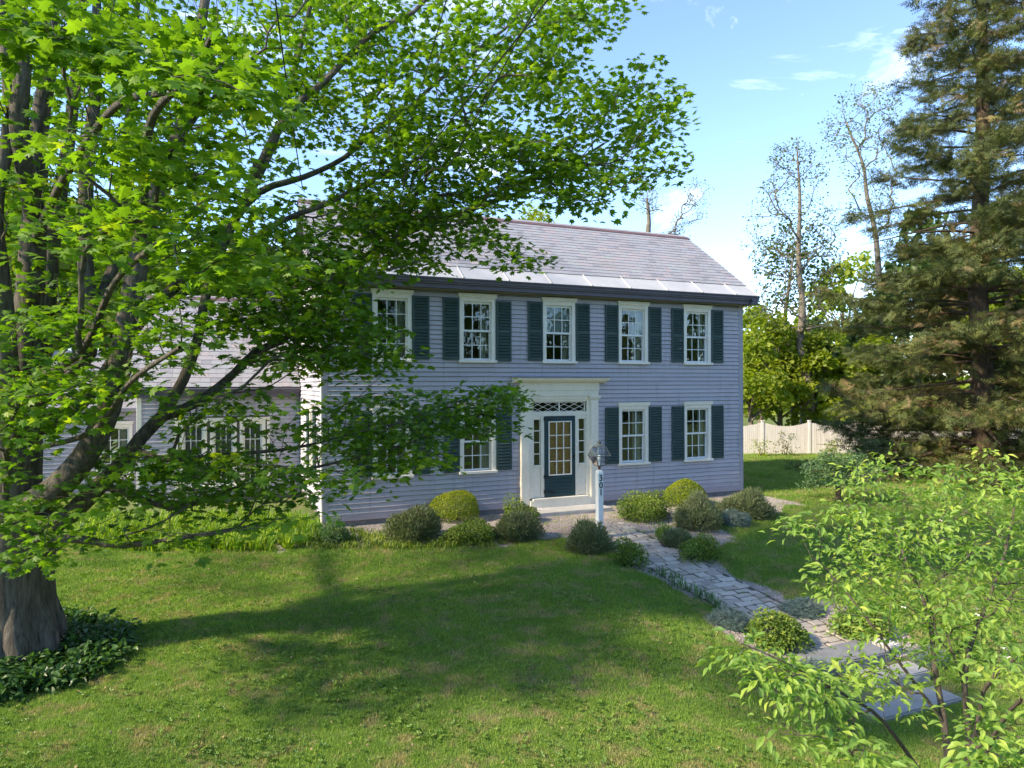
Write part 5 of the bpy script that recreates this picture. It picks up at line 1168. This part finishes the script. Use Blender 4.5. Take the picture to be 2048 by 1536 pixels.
# far woodland ring; its unseen half behind the camera is shaped for window reflections
th = rng.uniform(0, 6.283, 42000); rr = rng.uniform(62, 100, len(th)); hz = rng.random(len(th)) ** 1.1 * (7.5 + 3.5 * np.sin(th * 9 + 1) + 2.2 * np.sin(th * 23) + 1.5 * np.sin(th * 57)) * (rr / 80)
hz = np.where(np.sin(th) < -.25, hz * 2.1, hz)  # unseen trees behind the camera raised to darken the window reflections
P = np.stack([np.cos(th) * rr - 2, np.sin(th) * rr, hz - .3], 1); D = rng.normal(0, .7, (len(P), 3)) + [0, 0, .7]
unseen_side = np.sin(th) < -.2  # unseen half, given darker leaves so the panes reflect dark green
for sel_, mt_ in ((~unseen_side, M['woods']), (unseen_side, M['woodsdark'])):
    link('far_woodland', leafmesh('far_woodland', simple_leaf(.45), P[sel_], frames(D[sel_], rng.normal(0, 1, (sel_.sum(), 3))), rng.uniform(.9, 2.0, sel_.sum()), np.clip(rng.normal(.45, .25, sel_.sum()), 0, 1), mt_), kind='stuff')

# ------------------------------------------------------------------ fence
fo = at(1524.6, 905, 32); fo[2] = -.32; fence = empty('board_fence', fo, -YAW, label='weathered pale board fence with scalloped top across the back lawn', cat='fence')
sp = 2.19; FH = 1.55
for k in range(-4, 8):
    x = k * sp; m = MB(); m.box(x - .055, x + .055, -.055, .055, -.2, FH + .04); m.box(x - .075, x + .075, -.075, .075, FH + .04, FH + .07); m.build('post', M['fence'], fence, bevel=.008)
    m = MB(); n = 22
    for i in range(n):
        a = x + .06 + (sp - .12) * i / n; b = a + (sp - .12) / n - .012; t = (i + .5) / n; hh = FH - .02 - .17 * math.sin(t * math.pi) ** 1.0 + rng.normal(0, .006); c = (a + b) / 2; yy = rng.normal(0, .003)
        m.prism([(a, .04), (b, .04), (b, hh - .03), (c, hh), (a, hh - .03)], 1, -.03 + yy, -.012 + yy)
    for z in (.3, .75, 1.2): m.box(x + .055, x + sp - .055, -.01, .03, z, z + .08)
    m.build('pickets', M['fence'], fence, kind='stuff')
for i, (x, w, h, k, lb) in enumerate([(1521, .22, .22, 'strap', 'small upright green plant at the fence post by the house'), (1570, .3, .26, 'budleaf', 'thin brownish bush in front of the fence middle'), (1663, .18, .2, 'strap', 'small green plant before the fence near the apple tree')]):
    p = at(x, 900, 31.2); p[2] = -.33; T = p + rng.normal(0, 1, (40, 3)) * [.22, .22, 0] ; T[:, 2] += rng.random(40) * (1.15 if i == 1 else .8); P, Rm, S = spray_leaves(T, 9, .12, .075, .8, .8)
    r_ = empty('small_plant', p, label=lb, cat='plant'); link('foliage', leafmesh('foliage', simple_leaf(.35), P - p, Rm, S, rng.random(len(P)), M[k if k != 'strap' else 'woods']), r_, kind='stuff')
    link('stems', tubes([(np.array([[0, 0, -.05], t - p]), [.01, .004]) for t in T[:14]], M['brownbark']), r_, kind='stuff')

# ------------------------------------------------------------------ overhead cables
def cable(pts, r, label, sag=.0):
    pts = [np.asarray(p, float) for p in pts]; n = 24; out = []
    for i in range(n + 1):
        t = i / n; q = pts[0] * (1 - t) + pts[1] * t; q[2] -= sag * 4 * t * (1 - t); out.append(q)
    link('overhead_cable', tubes([(out, [r] * len(out))], M['wire']), label=label, cat='cable', group='overhead cables')
cable([at(1112, -20, 4.2), np.array([-6.35, 0.4, 5.45])], .007, 'thicker overhead cable crossing from top centre down to the left eave', .12)
cable([at(1090, -20, 4.4), at(790, 500, 11.5)], .005, 'thin overhead cable running beside the thicker one', .1)
cable([at(900, -20, 5.0), at(800, 300, 14)], .005, 'thin cable dropping through the maple crown', .1)
cable([at(551, -20, 4.6), at(606, 370, 9.0)], .006, 'dark cable hanging steeply in the upper left of the maple', .05)
print('done')
